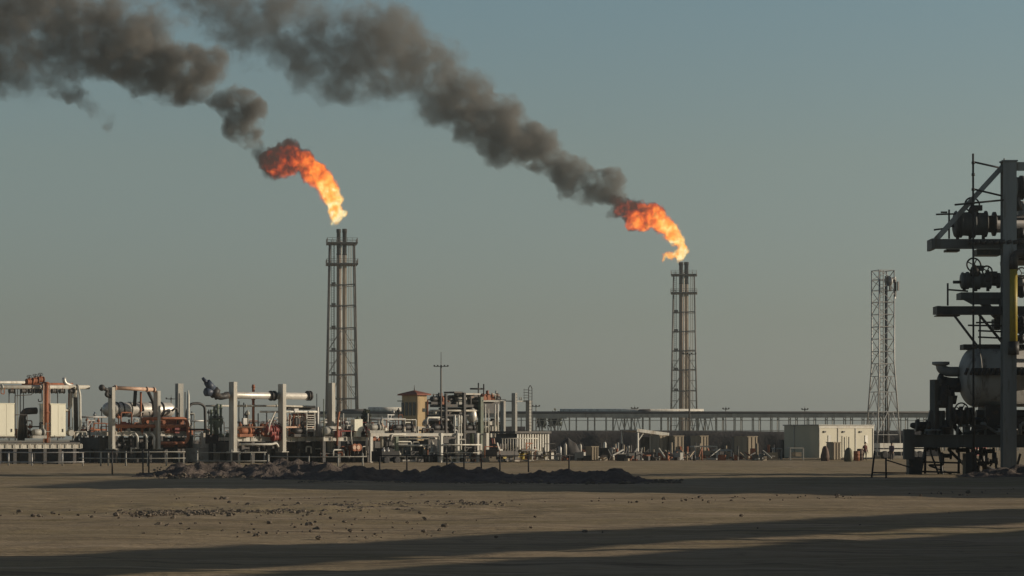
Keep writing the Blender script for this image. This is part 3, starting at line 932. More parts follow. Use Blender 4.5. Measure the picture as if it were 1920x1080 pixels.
# --- metering skid at the far left with two cabinets
A = Plane(80, 199)
root = thing('metering_skid', 'metering skid with white header pipes and a rust brown riser at the far left', 'process skid', A.base(80))
skid_frame(root, A, -60, 152, 837, 9, 4.5, M_pale, legm=M_neard)
b = MB(); px_box(b, A, -58, 150, 829, 831.8, 4.2, 0.3); b.build('deck', M_neard, root)
pipe_part(root, 'header_pipe', A, [(-70, 726), (167, 726)], 4.0, M_pale, 1.0, 12, ((0, .3), (0, .62), (0, .9)))
pipe_part(root, 'header_pipe', A, [(-70, 717), (46, 717)], 2.6, M_white, 2.0)
pipe_part(root, 'header_pipe', A, [(42, 721), (136, 721)], 3.2, M_rust, 2.6)
pipe_part(root, 'riser_pipe', A, [(87, 830), (87, 716)], 4.2, M_rust, 0.4, 12, ((0, .5), (0, .98)))
for x in (81.5, 93): pipe_part(root, 'riser_pipe', A, [(x, 830), (x, 719)], 1.1, M_salmon, 0.3, 8)
pipe_part(root, 'elbow_pipe', A, [(120, 708), (121, 718), (130, 722), (141, 726), (141, 745)], 3.6, M_clad, 1.4)
pipe_part(root, 'drop_pipe', A, [(146, 724), (150, 740), (150.5, 800), (146, 812), (140, 818)], 2.4, M_white, 0.6, 10)
pipe_part(root, 'drop_pipe', A, [(133, 728), (133, 760), (127, 770), (122, 769), (108, 769)], 3.0, M_pale, 2.2, 10)
pipe_part(root, 'drop_pipe', A, [(141, 728), (142, 760), (143, 815)], 4.2, M_dark, 2.0, 12)
pipe_part(root, 'drop_pipe', A, [(130, 735), (129, 815)], 2.2, M_rust, 2.4, 10)
pipe_part(root, 'air_duct', A, [(40, 826), (41, 786), (46, 771), (68, 770)], 6.5, M_dark, 2.0, 14)
for x, c in ((28.5, M_dark), (38, M_dark), (44, M_dark), (33, M_white), (108, M_dark), (136, M_white), (17, M_dark)):
    pipe_part(root, 'stanchion', A, [(x, 826), (x, 728)], 0.9, c, 1.6, 8)
pipe_part(root, 'impulse_line', A, [(28, 800), (28, 742), (60, 740), (60, 731)], 0.8, M_dark, 0.8, 8)
pipe_part(root, 'impulse_line', A, [(78, 731), (79, 752), (72, 753), (72, 748)], 0.9, M_dark, 0.7, 8)
pipe_part(root, 'impulse_line', A, [(2, 731), (2, 738), (8, 739), (8, 727)], 0.9, M_rust, 0.7, 8)
for x, y in ((55, 716), (66, 714), (76, 712)):
    valve(root, A.pt(x, y, 2.6), A.u, .16, M_rust, True, 2.8, M_dark)
for x in (22, 44, 58, 71, 101, 116, 134):
    valve(root, A.pt(x, 733, 1.0), A.u, .13, M_dark, x % 2 == 0, 2.2, M_rust)
deck_clutter(root, A, -20, 148, 775, 822, 4.0, 42, 5, [M_dark, M_pale, M_rust, M_dark, M_grey, M_neard], .4)
cabinet(A, -22, 27, 757, 818, 2.4, 12, 'wide cream cabinet at the left edge on the metering skid')
cabinet(A, 95, 123, 758, 818, 1.9, 109, 'narrow cream cabinet beside the rust brown riser pipes', 0.2)
root = thing('bollard', 'orange and white striped bollard standing before the metering skid', 'bollard', at(56.5, 868.5, 205))
pb = at(56.5, 868.5, 205); pb.z = 0
MB().lathe(pb, (0, 0, 1), [(-.1, .17), (1.15, .17), (1.25, .09)], 12).build('post', M_orange, root)
for z in (.35, .8): MB().lathe(pb + Vector((0, 0, z)), (0, 0, 1), [(0, .176), (.2, .176)], 12).build('band', M_white, root)
root = thing('drum', 'red steel drum at the left edge beneath the wide cream cabinet', 'drum', at(2, 862, 204))
pb = at(2, 866, 204); pb.z = 0
MB().lathe(pb, (0, 0, 1), [(0, .34), (.03, .36), (.4, .35), (.42, .37), (.44, .35), (.86, .35), (.9, .36), (.92, .33)], 18).build('body', M_red, root)
MB().lathe(pb + Vector((0, 0, .925)), (0, 0, 1), [(-.01, .33), (.012, .31)], 18).build('lid', M_dark, root)

# --- separator skid with its portal of two steel columns
B_ = Plane(255, 205)
root = thing('separator_skid', 'separator skid with a ringed grey vessel and orange loop pipes between two steel columns', 'process skid', B_.base(255))
for x, yt, yb in ((209.5, 726, 841), (294.5, 733, 841)):
    p = B_.base(x); z0 = B_.pt(x, yb).z; z1 = B_.pt(x, yt).z
    b = MB(); b.hbeam(p, z0 - .02, z1, .30, .66); b.box((p.x, p.y, z0 - .04), (.6, .9, .06), TH); b.build('column', M_pale, root)
    b = MB(); b.box((p.x, p.y + .2, (z0 - .2) / 2), (.8, 1.0, z0 - .0 + .05), 0); b.build('plinth', M_neard, root)
skid_frame(root, B_, 188, 356, 813, 9, 4.0, M_pale, True, .6, legm=M_neard)
b = MB(); px_box(b, B_, 190, 354, 820, 842, 3.6, 1.2); b.build('under_deck_box', M_dark, root)  # dark box filling the space under the skid beams
pipe_part(root, 'top_pipe', B_, [(212, 727), (291, 731)], 3.6, M_salmon, 0, 12, ((0, .05), (0, .8), (0, .97)))
b = MB(); b.ball(B_.pt(191, 727), .28); b.pipe([B_.pt(193, 728), B_.pt(203, 732), B_.pt(198, 741), B_.pt(212, 745)], .16)
b.build('valve_actuator', M_dark, root)
pa, pb = B_.pt(193, 768, 2.2), B_.pt(326, 768, 2.2)
dv = (pb - pa); Lv = dv.length; dv.normalize(); rv = .62
ves = MB().lathe(pa, dv, [(0, .02), (.06, rv * .45), (.2, rv * .78), (.45, rv), (Lv - .45, rv), (Lv - .2, rv * .78), (Lv - .06, rv * .45), (Lv, .02)], 24).build('vessel', M_clad, root)
for t in (.17, .24, .36, .5, .66, .8): MB().lathe(pa + dv * (Lv * t), dv, [(0, rv * 1.1), (.12, rv * 1.1)], 24).build('ring_band', M_neard if t != .36 else M_pale, ves)
pipe_part(root, 'nozzle_pipe', B_, [(322, 770), (331, 764), (333, 775), (333, 800)], 2.2, M_dark, 1.2)
pipe_part(root, 'riser_pipe', B_, [(264, 735), (264, 780), (268, 815)], 2.0, M_rust, .3, 10)
pipe_part(root, 'riser_pipe', B_, [(254, 733), (252, 762)], 3.4, M_neard, 1.0, 12)
pipe_part(root, 'riser_pipe', B_, [(278, 735), (288, 755), (288, 770)], 3.2, M_neard, 1.0, 12)
pipe_part(root, 'loop_pipe', B_, [(216, 799), (350, 799)], 3.4, M_orange, .2, 12, ((0, .4), (0, .7)))
pipe_part(root, 'loop_pipe', B_, [(268, 785), (346, 785), (352, 792), (353, 822), (347, 831), (300, 831)], 3.2, M_orange, -.15, 12)
pipe_part(root, 'loop_pipe', B_, [(300, 836), (352, 836)], 3.0, M_rust, .6, 12)
b = MB(); px_box(b, B_, 268, 345, 785, 808, .2, 1.4); b.build('drip_panel', M_rust, root)
for x, y in ((258, 822), (275, 824), (289, 826)):
    pipe_part(root, 'white_branch_pipe', B_, [(x - 6, 812), (x, 818), (x, 842)], 2.2, M_white, -.2, 10)
deck_clutter(root, B_, 216, 292, 772, 810, 3.0, 29, 8, [M_pale, M_rust, M_red, M_white, M_orange, M_galv], .5)
deck_clutter(root, B_, 300, 350, 782, 812, 3.0, 19, 9, [M_rust, M_orange, M_neard, M_red], .4)
deck_clutter(root, B_, 192, 292, 825, 846, 2.0, 14, 91, [M_neard, M_dark, M_white], .4)

# --- vent stacks and hose behind it
root = thing('vent_stack', 'square grey vent stack rising right of the separator skid', 'vent stack', at(339, 850, 214))
C_ = Plane(339, 214)
b = MB(); px_box(b, C_, 334, 344, 719, 792, .5); b.build('shaft', M_grey, root)
b = MB(); px_box(b, C_, 333, 346, 792.2, 850, .8, -.1); b.build('base', M_dark, root)
for x in (332, 347): pipe_part(root, 'drain_pipe', C_, [(x, 735), (x, 845)], .9, M_neard, -.3, 8)
root = thing('vent_stack', 'slim white pointed vent stack beside the square grey vent', 'vent stack', at(353, 850, 213))
p = at(353, HZ, 213); p.z = 0
MB().lathe(p, (0, 0, 1), [(0, .3), (.4, .3), (.45, .14), (3.6, .13), (5.9, .12), (6.4, .03)], 12).build('shaft', M_white, root)
MB().lathe(p, (0, 0, 1), [(1.0, .2), (1.1, .2)], 12).build('flange', M_neard, root)
o = pipe_part(None, 'hose', C_, [(349, 800), (351, 768), (358, 757), (374, 756), (384, 762), (385, 800), (385, 850)], 2.6, M_neard, .2, 10)
tag(o, 'dark sagging hose arching from the white vent stack to the valve manifold', 'hose')

# --- green valve manifold on its concrete block
D_ = Plane(405, 208)
root = thing('valve_manifold', 'green grey valve manifold on a concrete block left of the pig launcher', 'manifold', D_.base(405))
b = MB(); px_box(b, D_, 374, 412, 840, 866, 2.2); b.build('plinth', M_conc, root)
b = MB(); px_box(b, D_, 382, 428, 832, 839.6, 1.8, .2); px_box(b, D_, 379, 385, 812, 839.4, .3, -.15); b.build('cradle', M_pale, root)
for x, t in ((396, 768), (402, 762), (408, 757), (414, 758)):
    pipe_part(root, 'riser_pipe', D_, [(x, 832), (x, t)], 2.4, M_green, .7 + (x % 4) * .1, 10, ((0, .5), (0, .9)))
    valve(root, D_.pt(x, 790, .7), (0, 0, 1), .15, M_green, True, 2.4, M_neard)
pipe_part(root, 'cross_pipe', D_, [(386, 761), (430, 761)], 1.8, M_pale, 1.2, 10)
b = MB(); px_box(b, D_, 392, 420, 815, 831.8, 1.2, .4); b.build('block', M_neard, root)
deck_clutter(root, D_, 384, 428, 770, 832, 2.0, 13, 12, [M_green, M_neard, M_white, M_salmon], .5)

# --- pig launcher: barrel on columns
E_ = Plane(510, 206)
root = thing('pig_launcher', 'pig launcher skid carrying a long shiny barrel between tall pale steel columns', 'process skid', E_.base(510))
for x, yt in ((437, 716), (529, 720), (621, 718)):
    p = E_.base(x); z0 = E_.pt(x, 846).z; z1 = E_.pt(x, yt).z
    b = MB(); b.hbeam(p, z0 - .02, z1, .34, .74); b.box((p.x, p.y, z0 - .05), (.7, 1.0, .07), TH); b.build('column', M_pale, root)
    b = MB(); b.box((p.x, p.y + .2, (z0 - .25) / 2), (.9, 1.1, z0 + .05), 0); b.build('plinth', M_neard, root)
p = [E_.pt(x, y, .45) for x, y in ((422, 741), (444, 741), (582, 743))]
MB().rings(p, [.30, .30, .30], 18).build('barrel', M_clad, root)
b = MB()
for x in (508, 514, 577, 581):
    flange(b, E_.pt(x, 742, .45), E_.u, .3, .14)
b.lathe(E_.pt(582.5, 743, .45), E_.u, [(0, .3), (.15, .22), (.22, .05)], 16)
b.build('barrel_flange', M_neard, root)
b = MB()
b.pipe([E_.pt(400, 733), E_.pt(410, 745), E_.pt(428, 741)], .28); b.lathe(E_.pt(397, 730), E_.pt(412, 747) - E_.pt(397, 730), [(0, .3), (.2, .5), (.55, .5), (.6, .3), (.9, .36)], 14)
vv = b.build('launch_valve', M_neard, root)
b = MB(); b.tube(E_.pt(380, 709), E_.pt(391, 722), .13, 10, .2); b.lathe(E_.pt(384, 735), E_.u, [(0, .25), (.1, .36), (.6, .36), (.7, .2)], 14); b.tube(E_.pt(388, 716), E_.pt(398, 730), .3, 12, .38)
b.build('actuator', M_blue, vv)
pipe_part(root, 'bypass_pipe', E_, [(444, 761), (526, 761), (590, 763)], 2.0, M_pale, 1.2, 10, ((0, .2), (0, .9)))
pipe_part(root, 'bypass_pipe', E_, [(488, 772), (594, 772)], 2.0, M_white, .4, 10)
pipe_part(root, 'bypass_pipe', E_, [(446, 801), (590, 801)], 1.5, M_salmon, .2, 8)
pipe_part(root, 'drain_pipe', E_, [(450, 833), (510, 833), (518, 830), (522, 838)], 2.2, M_white, -.2, 10)
pipe_part(root, 'strut_pipe', E_, [(516, 772), (506, 794), (502, 815)], 1.5, M_white, -.1, 8)
pipe_part(root, 'riser_pipe', E_, [(475, 721), (475, 815)], 2.6, M_rust, 1.6, 10, ((0, .05), (0, .3)))
for x, yt in ((448, 752), (457, 755), (463, 770), (484, 775), (500, 770)):
    pipe_part(root, 'riser_pipe', E_, [(x, 818), (x, yt)], 1.1, M_neard, 1.4, 8)
for x in (536, 543, 551, 559, 566): pipe_part(root, 'riser_pipe', E_, [(x, 820), (x, 775)], 1.2, random.Random(x).choice([M_pale, M_neard, M_rust]), .9, 8)
b = MB(); px_box(b, E_, 560, 590, 776, 812, 1.0, 1.2); b.build('heat_exchanger', M_rust, root)
b = MB()
for k in range(8): px_box(b, E_, 576, 590, 778 + k * 4.2, 779.2 + k * 4.2, .12, -.1)
px_box(b, E_, 575, 576.2, 774, 818, .14, -.12); px_box(b, E_, 590, 591.2, 774, 818, .14, -.12)
b.build('ladder', M_white, root)
b = MB(); px_box(b, E_, 540, 592, 760, 768, 1.4, 1.4); b.build('cable_tray', M_neard, root)
for x, y in ((512, 812), (520, 806), (517, 820), (505, 806)): valve(root, E_.pt(x, y, .1), E_.u, .2, M_red, True, 2.4, M_red)
skid_frame(root, E_, 444, 614, 823, 9, 4.0, M_pale, True, .6, legm=M_neard)
b = MB(); px_box(b, E_, 446, 612, 829, 850, 3.4, 1.3); b.build('under_deck_box', M_dark, root)  # dark box filling the space under the launcher beams
b = MB(); px_box(b, E_, 596, 600, 763, 818, .3, .3); px_box(b, E_, 552, 560, 766, 776, .5, .8); b.build('support_bracket', M_galv, root)
deck_clutter(root, E_, 446, 522, 775, 819, 3.0, 32, 21, [M_rust, M_red, M_neard, M_pale, M_galv, M_rust], .4)
deck_clutter(root, E_, 540, 612, 775, 819, 3.0, 35, 22, [M_neard, M_rust, M_white, M_galv, M_pale, M_neard], .5)
deck_clutter(root, E_, 446, 612, 833, 850, 2.0, 19, 23, [M_neard, M_dark, M_white, M_pale], .4)
pipe_part(root, 'vent_pipe', E_, [(594, 738), (594, 820)], .7, M_neard, 1.0, 8)

# --- pump yard left of the white frames
G_ = Plane(660, 209)
root = thing('pump_skid', 'small pump skid with white drum and red pumps right of the pig launcher', 'process skid', G_.base(660))
skid_frame(root, G_, 606, 690, 823, 8, 3.0, M_pale, True, .5, legm=M_neard)
MB().lathe(G_.pt(606, 808, .9), G_.u, [(0, .1), (.1, .36), (.2, .42), (1.7, .42), (1.8, .36), (1.9, .1)], 18).build('drum', M_white, root)
b = MB(); px_box(b, G_, 665, 680, 786, 808, .6); px_box(b, G_, 668, 677, 808.2, 819, .4, .1); b.build('control_box', M_cream, root)
for x in (664, 671.5):
    b = MB(); b.lathe(G_.pt(x, 839, -.2), -G_.v, [(-.5, .25), (0, .25), (.02, .33), (.12, .33)], 14); b.build('pump', M_rust, root)
    b = MB(); b.lathe(G_.pt(x, 839, -.33), -G_.v, [(0, .2), (.06, .18)], 14); b.build('pump_cover', M_salmon, root)
pipe_part(root, 'portal_pipe', G_, [(687, 845), (688, 822), (694, 821), (697, 845)], 2.2, M_white, -.2, 10)
pipe_part(root, 'riser_pipe', G_, [(632, 835), (633, 790), (636, 772)], 1.8, M_rust, .2, 10)
pipe_part(root, 'riser_pipe', G_, [(660, 835), (658, 812), (661, 797)], 1.2, M_white, .2, 10)
for x, y in ((633, 757), (644, 775), (607, 748), (690, 775)): pipe_part(root, 'riser_pipe', G_, [(x, 822), (x, y)], .9, random.Random(x).choice([M_neard, M_white, M_green]), .8, 8)
deck_clutter(root, G_, 632, 690, 785, 820, 2.6, 29, 31, [M_neard, M_red, M_white, M_green, M_galv], .5)
deck_clutter(root, G_, 606, 690, 832, 856, 2.0, 22, 32, [M_neard, M_dark, M_white, M_rust], .4)

b = MB()  # dark wall added to stand in for the shade beneath the skids
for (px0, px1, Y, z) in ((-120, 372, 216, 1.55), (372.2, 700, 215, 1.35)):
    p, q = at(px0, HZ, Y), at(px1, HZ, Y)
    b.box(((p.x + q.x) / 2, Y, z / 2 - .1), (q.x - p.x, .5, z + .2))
tag(b.build('shade_wall', M_neard, None, at(300, HZ, 216)), 'long low dark wall added as shade under the skids on the left', 'wall')

# --- open white pipe frames in the middle
I_ = Plane(765, 212)
root = thing('piping_portal', 'white portal frame with dark pumps below, left of the lamp mast', 'piping portal', I_.base(765))
b = MB(); px_box(b, I_, 695, 828, 812, 818, .35); b.build('beam', M_pale, root)
for x, yb in ((697, 869), (745, 850), (825.5, 869)):
    b = MB(); px_box(b, I_, x - 2.3, x + 2.3, 818.1, yb, .25, .05); b.build('leg', M_white if x != 745 else M_green, root)
pipe_part(root, 'pipe', I_, [(738, 822), (828, 822)], 1.7, M_white, .6, 8)
pipe_part(root, 'pipe', I_, [(735, 835), (815, 835)], 1.6, M_white, .3, 8)
pipe_part(root, 'pipe', I_, [(733, 826), (735, 815), (760, 814)], 1.5, M_white, -.1, 8)
pipe_part(root, 'pipe', I_, [(716, 785), (716, 840)], 2.6, M_pale, .8, 10)
pipe_part(root, 'pipe', I_, [(720, 844), (746, 844), (747, 856), (790, 856)], 1.3, M_pale, .2, 8)
b = MB(); px_box(b, I_, 736, 765, 823, 834, .1, 1.6); px_box(b, I_, 775, 795, 835, 853, .1, 1.2); b.build('slatted_panel', M_pale, root)
b = MB()
for k in range(7): px_box(b, I_, 776 + k * 2.8, 777.2 + k * 2.8, 835, 853, .06, 1.1)
b.build('slat', M_neard, root)
b = MB(); px_box(b, I_, 800, 828, 819, 838, .4, 2.0); px_box(b, I_, 778, 794, 855, 868, 1.0, .2); px_box(b, I_, 798, 812, 855, 867, 1.0, .2); b.build('tank_box', M_dark, root)
b = MB(); px_box(b, I_, 755, 780, 862, 868.6, 1.2); b.build('plinth', M_conc, root)
deck_clutter(root, I_, 700, 826, 826, 868, 2.6, 35, 41, [M_neard, M_pale, M_white, M_galv, M_dark], .4)
deck_clutter(root, I_, 698, 820, 785, 812, 1.6, 22, 42, [M_pale, M_white, M_neard, M_salmon], .5)
Yt = 207
root = thing('generator', 'dark squat generator set standing in front of the white portal frame', 'generator', at(732, 868, Yt))
pl = Plane(732, Yt)
b = MB(); px_box(b, pl, 716, 748, 846, 866, 1.5); px_box(b, pl, 718, 736, 841, 845.9, .9, .2); b.build('body', M_black, root)
for x in (722, 742):
    b = MB(); b.lathe(pl.pt(x, 863, -.06), -pl.v, [(0, .33), (.22, .33), (.23, .2)], 16); b.build('wheel', M_black, root)
for x in (719, 727):
    b = MB(); b.tube(pl.pt(x, 846, .5), pl.pt(x, 839, .5), .09, 8); b.ball(pl.pt(x, 845, .1), .16); b.build('exhaust', M_galv, root)

root = thing('piping_portal', 'white two bay pipe frame with bright bottom pipe, right of the lamp mast', 'piping portal', at(870, HZ, 213))
J_ = Plane(870, 213)
for x in (829, 860, 897): 
    b = MB(); px_box(b, J_, x - 1.8, x + 1.8, 812, 868, .25); b.build('leg', M_white, root)
b = MB(); px_box(b, J_, 826, 868, 812.5, 817, .3, .3); px_box(b, J_, 894, 912, 813, 816, .3, .3); b.build('beam', M_pale, root)
for x0, x1, y, r, m in ((829, 900, 834, 1.3, M_white), (833, 900, 849, .9, M_pale), (832, 902, 868, 1.8, M_white), (833, 862, 859, .8, M_pale), (872, 900, 859, .8, M_pale)):
    pipe_part(root, 'pipe', J_, [(x0, y), (x1, y)], r, m, -.15, 8)
pipe_part(root, 'pipe', J_, [(895, 834), (895, 859)], 1.2, M_white, .3, 8)
b = MB(); px_box(b, J_, 832, 858, 819, 831, .3, 1.5); px_box(b, J_, 872, 893, 837, 848, .3, 1.2); px_box(b, J_, 834, 856, 837, 848, .3, 1.6); b.build('shield_panel', M_dark, root)
deck_clutter(root, J_, 830, 912, 818, 868, 3.0, 35, 43, [M_neard, M_green, M_pale, M_galv, M_dark], .4)
b = MB(); px_box(b, J_, 912, 917, 812, 870, .5, -.2); b.build('column', M_pale, root)

# --- watch tower with a hipped roof
K_ = Plane(783, 262)
root = thing('watch_tower', 'ochre watch tower with a red hipped roof and spire', 'tower', K_.base(783))
c0 = K_.pt(783, HZ); s_ = K_.s
w1 = (K_.pt(803, HZ) - K_.pt(783, HZ)).length * .86; w2 = 31 / s_ / math.sin(TH)
z1 = K_.pt(783, 741).z
cc = c0 + K_.u * w1 / 2 + K_.v * w2 / 2
b = MB(); b.box((cc.x, cc.y, z1 / 2 - .1), (w1, w2, z1 + .2), TH); b.build('wall', M_wall, root)
zr = K_.pt(783, 731).z
e = .35
cor = [cc + K_.u * (sx * (w1 / 2 + e)) + K_.v * (sy * (w2 / 2 + e)) for sx, sy in ((-1, -1), (1, -1), (1, 1), (-1, 1))]
b = MB()
vs = [(q.x, q.y, z1 + .003) for q in cor] + [(q.x, q.y, z1 + .16) for q in cor] + [(cc.x, cc.y, zr)]
b.add(vs, [[3, 2, 1, 0], [0, 1, 5, 4], [1, 2, 6, 5], [2, 3, 7, 6], [3, 0, 4, 7], [4, 5, 8], [5, 6, 8], [6, 7, 8], [7, 4, 8]])
rf = b.build('roof', M_roof, root)
MB().tube((cc.x, cc.y, zr - .1), (cc.x, cc.y, zr + .55), .06, 8, .02).build('spire', M_dark, rf)
def face_rect(name, v0, u0, u1, za, zb, m, side):
    b = MB(); t = .05
    if side == 'u':   # lit face (normal -v)
        q = c0 + K_.u * ((u0 + u1) / 2) - K_.v * t / 2
        b.box((q.x, q.y, (za + zb) / 2), (u1 - u0, t, zb - za), TH)
    else:             # shaded face (normal -u)
        q = c0 + K_.v * ((u0 + u1) / 2) - K_.u * t / 2
        b.box((q.x, q.y, (za + zb) / 2), (t, u1 - u0, zb - za), TH)
    return b.build(name, m, root)
for i in range(4):
    face_rect('window', 0, .35 + i * .68, .35 + i * .68 + .46, z1 - 2.2, z1 - .75, M_glass, 'v')
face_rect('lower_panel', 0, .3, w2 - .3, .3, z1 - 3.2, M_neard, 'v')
for z in (1.6, 3.1, 4.4): face_rect('window', 0, w1 * .55, w1 * .92, z1 - z - .2, z1 - z + .18, M_glass, 'u')
b = MB(); q = cc + K_.v * (w2 / 2) ; b.box((c0 + K_.u * (w1 + .04))[:2] + ((z1 - .6) / 2,), (.08, .35, z1 - .7), TH); b.build('corner_pipe', M_rust, root)
b = MB(); q = c0 + K_.v * (w2 * .96); q.z = z1 - .6; b.tube(q, q - K_.u * .5 + K_.v * .3, .05, 8); b.build('lamp_bracket', M_dark, root)

# --- lamp masts
def lamp_mast(px, ytop, ybar, Y, wbar, label, r=1.2, heads=4, group='lamp masts around the plant'):
    s = F / Y
    p = at(px, HZ, Y); p.z = 0
    root = thing('lamp_mast', label, 'lamp mast', p, group)
    zt, zb = H + (HZ - ytop) / s, H + (HZ - ybar) / s
    MB().lathe(p, (0, 0, 1), [(-.1, r * 1.3 / s), (zb, r / s), (zb + .05, r * .45 / s), (zt, r * .3 / s)], 10).build('pole', M_lat, root)
    b = MB(); b.bar(p + Vector((-wbar / s, 0, zb)), p + Vector((wbar / s, 0, zb)), 1.6 / s, 1.3 / s); b.bar(p + Vector((0, -.6 * wbar / s, zb - .1)), p + Vector((0, .6 * wbar / s, zb - .1)), 1.4 / s, 1.2 / s)
    arm = b.build('crossarm', M_lat, root)
    for i in range(heads):
        x = (-1 + 2 * i / (heads - 1)) * wbar * .9 / s
        b = MB(); b.box((p.x + x, p.y - .05, zb + 1.6 / s), (2.6 / s, 1.6 / s, 1.9 / s), .3); b.build('floodlight', M_neard, arm)
    return root
lamp_mast(827, 660, 687, 216, 14, 'tall dark lamp mast with crossarm beside the watch tower', 1.5, 5)
lamp_mast(1292.5, 650, 664, 330, 13, 'thin lamp mast with crossarm standing in front of the farther flare tower', 1.3, 4)
lamp_mast(321, 740, 748, 330, 10, 'small lamp mast seen between the separator skid and the square vent', .9, 3)
lamp_mast(1005, 757, 762, 430, 7, 'far lamp mast rising just right of the caged ladder', .9, 3)
lamp_mast(1190, 760, 766, 430, 6.5, 'far lamp mast above the pipe rack, left of the sloping shelter roof', .9, 3)
lamp_mast(1361, 762, 767, 430, 6, 'far lamp mast above the pipe rack, between flare tower and cabin', .9, 3)
lamp_mast(1509, 762, 768, 430, 6, 'far lamp mast above the pipe rack behind the pale cabin', .9, 3)

# --- compact process structure with dark upper decks
N_ = Plane(890, 228)
root = thing('process_structure', 'dark two deck process structure crowded with pipes, right of the lamp mast', 'process structure', N_.base(890))
for x, y0, y1, w in ((836, 738, 866, 2.0), (870, 736, 866, 2.4), (901.5, 744, 866, 3.4)):
    b = MB(); b.hbeam(N_.base(x), 0, N_.pt(x, y0).z, w * 2 / N_.s, w * 2.4 / N_.s, TH, .03); b.build('column', M_green if x > 900 else M_neard, root)
b = MB()
px_box(b, N_, 852, 868, 734, 737, 1.6, .3); px_box(b, N_, 838, 905, 758, 763, 2.6, .2); px_box(b, N_, 838, 904, 777, 780, 3.0, .2)
b.build('deck_beam', M_dark, root)
b = MB(); px_box(b, N_, 840, 868, 742, 757.8, 1.8, 1.2); px_box(b, N_, 872, 900, 740, 757.5, 2.0, 1.0); px_box(b, N_, 842, 900, 764.2, 776.8, 1.6, 1.4); b.build('cooler_box', M_dark, root)
b = MB(); px_box(b, N_, 868, 901, 737, 740, 1.2, .2); px_box(b, N_, 895, 935, 750, 753, 2.0, .1); b.build('walkway', M_pale, root)
b = MB(); px_box(b, N_, 906, 936, 754, 775, 2.5, .5); b.build('cooler_box', M_neard, root)
for x, yt in ((897, 718), (907, 720), (813, 741), (822, 741)):
    pipe_part(root, 'vent_pipe', N_, [(x, 760), (x, yt)], 1.3, M_neard, 1.0, 8)
pipe_part(root, 'vent_pipe', N_, [(882, 729), (908, 729)], 1.6, M_neard, 1.2, 8)
b = MB(); rv = 9.5 / N_.s
b.lathe(N_.pt(885, 793, .4), (0, 0, 1), [(0, .05), (.1, rv * .6), (.35, rv * .95), (.7, rv), (1.0, rv * .9), (1.35, rv * .55), (1.5, .05)], 22)
b.build('vessel', M_clad, root)
MB().tube(N_.pt(885, 793.5, .4), N_.pt(885, 835, .4), .2, 10).build('vessel_leg', M_green, root)
for x, y0, y1 in ((852.5, 777, 800), (860, 777, 796), (864.5, 778, 795)):
    r = 2.2 / N_.s
    b = MB(); b.lathe(N_.pt(x, y1, -.3), (0, 0, 1), [(0, .03), (.12, r), ((y1 - y0) / N_.s - .12, r), ((y1 - y0) / N_.s, .03)], 12); b.tube(N_.pt(x, y1, -.3), N_.pt(x, 866, -.3), .07, 8)
    b.build('pressure_bottle', M_white, root)
for x, y0, y1, rr in ((928, 758, 800, 1.4), (933.5, 757, 800, 1.5), (910, 758, 790, 1.3), (916, 766, 800, 1.0)):
    pipe_part(root, 'riser_pipe', N_, [(x, y1 + 20), (x, y0)], rr, M_white, -.2, 8)
b = MB(); px_box(b, N_, 918, 935, 790, 797, 1.2, -.1); px_box(b, N_, 919, 934, 800, 808, 1.0); px_box(b, N_, 920, 936, 811, 820, 1.2, -.1); b.build('control_box', M_pale, root)
for x in (922, 926, 931): pipe_part(root, 'hose_drop', N_, [(x, 822), (x + 2, 836)], 1.2, M_red if x != 926 else M_salmon, -.2, 8)
pipe_part(root, 'pipe', N_, [(800, 796), (801, 783), (826, 783)], 1.8, M_white, -.1, 8)
pipe_part(root, 'pipe', N_, [(806, 770), (900, 770)], 2.0, M_pale, .1, 8)
pipe_part(root, 'pipe', N_, [(806, 787), (846, 787)], 2.6, M_galv, .8, 8)
deck_clutter(root, N_, 808, 935, 737, 758, 3.0, 42, 51, [M_dark, M_neard, M_dark, M_pale, M_rust], .6)
deck_clutter(root, N_, 808, 935, 780, 812, 3.0, 54, 52, [M_dark, M_neard, M_galv, M_white, M_green, M_pale], .5)
deck_clutter(root, N_, 905, 935, 741, 753, 2.0, 19, 53, [M_rust, M_neard, M_salmon, M_dark], .7)
b = MB(); px_box(b, N_, 806, 850, 782, 812, .2, 3.2); b.build('wind_wall', M_neard, root)

# --- row of grey columns with the caged ladder
Q_ = Plane(968, 222)
for x, y0, lab in ((943, 752, 'first grey steel column right of the dark process structure'), (964.5, 737, 'tallest grey steel column, in the middle of the row under the thin beam'), (991, 751, 'grey steel column beside the caged ladder')):
    root = thing('steel_column', lab, 'column', Q_.base(x), 'grey steel columns in a row')
    b = MB(); b.hbeam(Q_.base(x), .05, Q_.pt(x, y0).z, .24, .52); b.build('shaft', M_grey, root)
    p = Q_.base(x); b = MB(); b.box((p.x, p.y, 0), (.6, .8, .3), TH); b.build('base_plate', M_conc, root)
root = thing('tie_beam', 'thin horizontal beam joining the tops of the grey column row', 'beam', Q_.pt(900, 752, .3))
b = MB(); px_box(b, Q_, 906, 999, 750.5, 752.5, .15, .35); b.build('beam', M_grey, root)
for x in (975, 978): pipe_part(root, 'gauge', Q_, [(x, 750), (x, 745)], 1.0, M_grey, .4, 8)
root = thing('caged_ladder', 'tall thin caged ladder rising above the tie beam', 'ladder', Q_.base(993))
b = MB()
for x in (991, 997.5):
    b.tube(Q_.pt(x, 727, -.6), Q_.base(x, 0, -.6), .035, 6)
b.pipe([Q_.pt(991, 728, -.6), Q_.pt(994.2, 722, -.6), Q_.pt(997.5, 728, -.6)], .035, 6)
b.build('stile', M_neard, root)
b = MB()
for k in range(22): b.tube(Q_.pt(991, 732 + k * 6, -.6), Q_.pt(997.5, 732 + k * 6, -.6), .02, 6)
b.build('rung', M_neard, root)
b = MB()
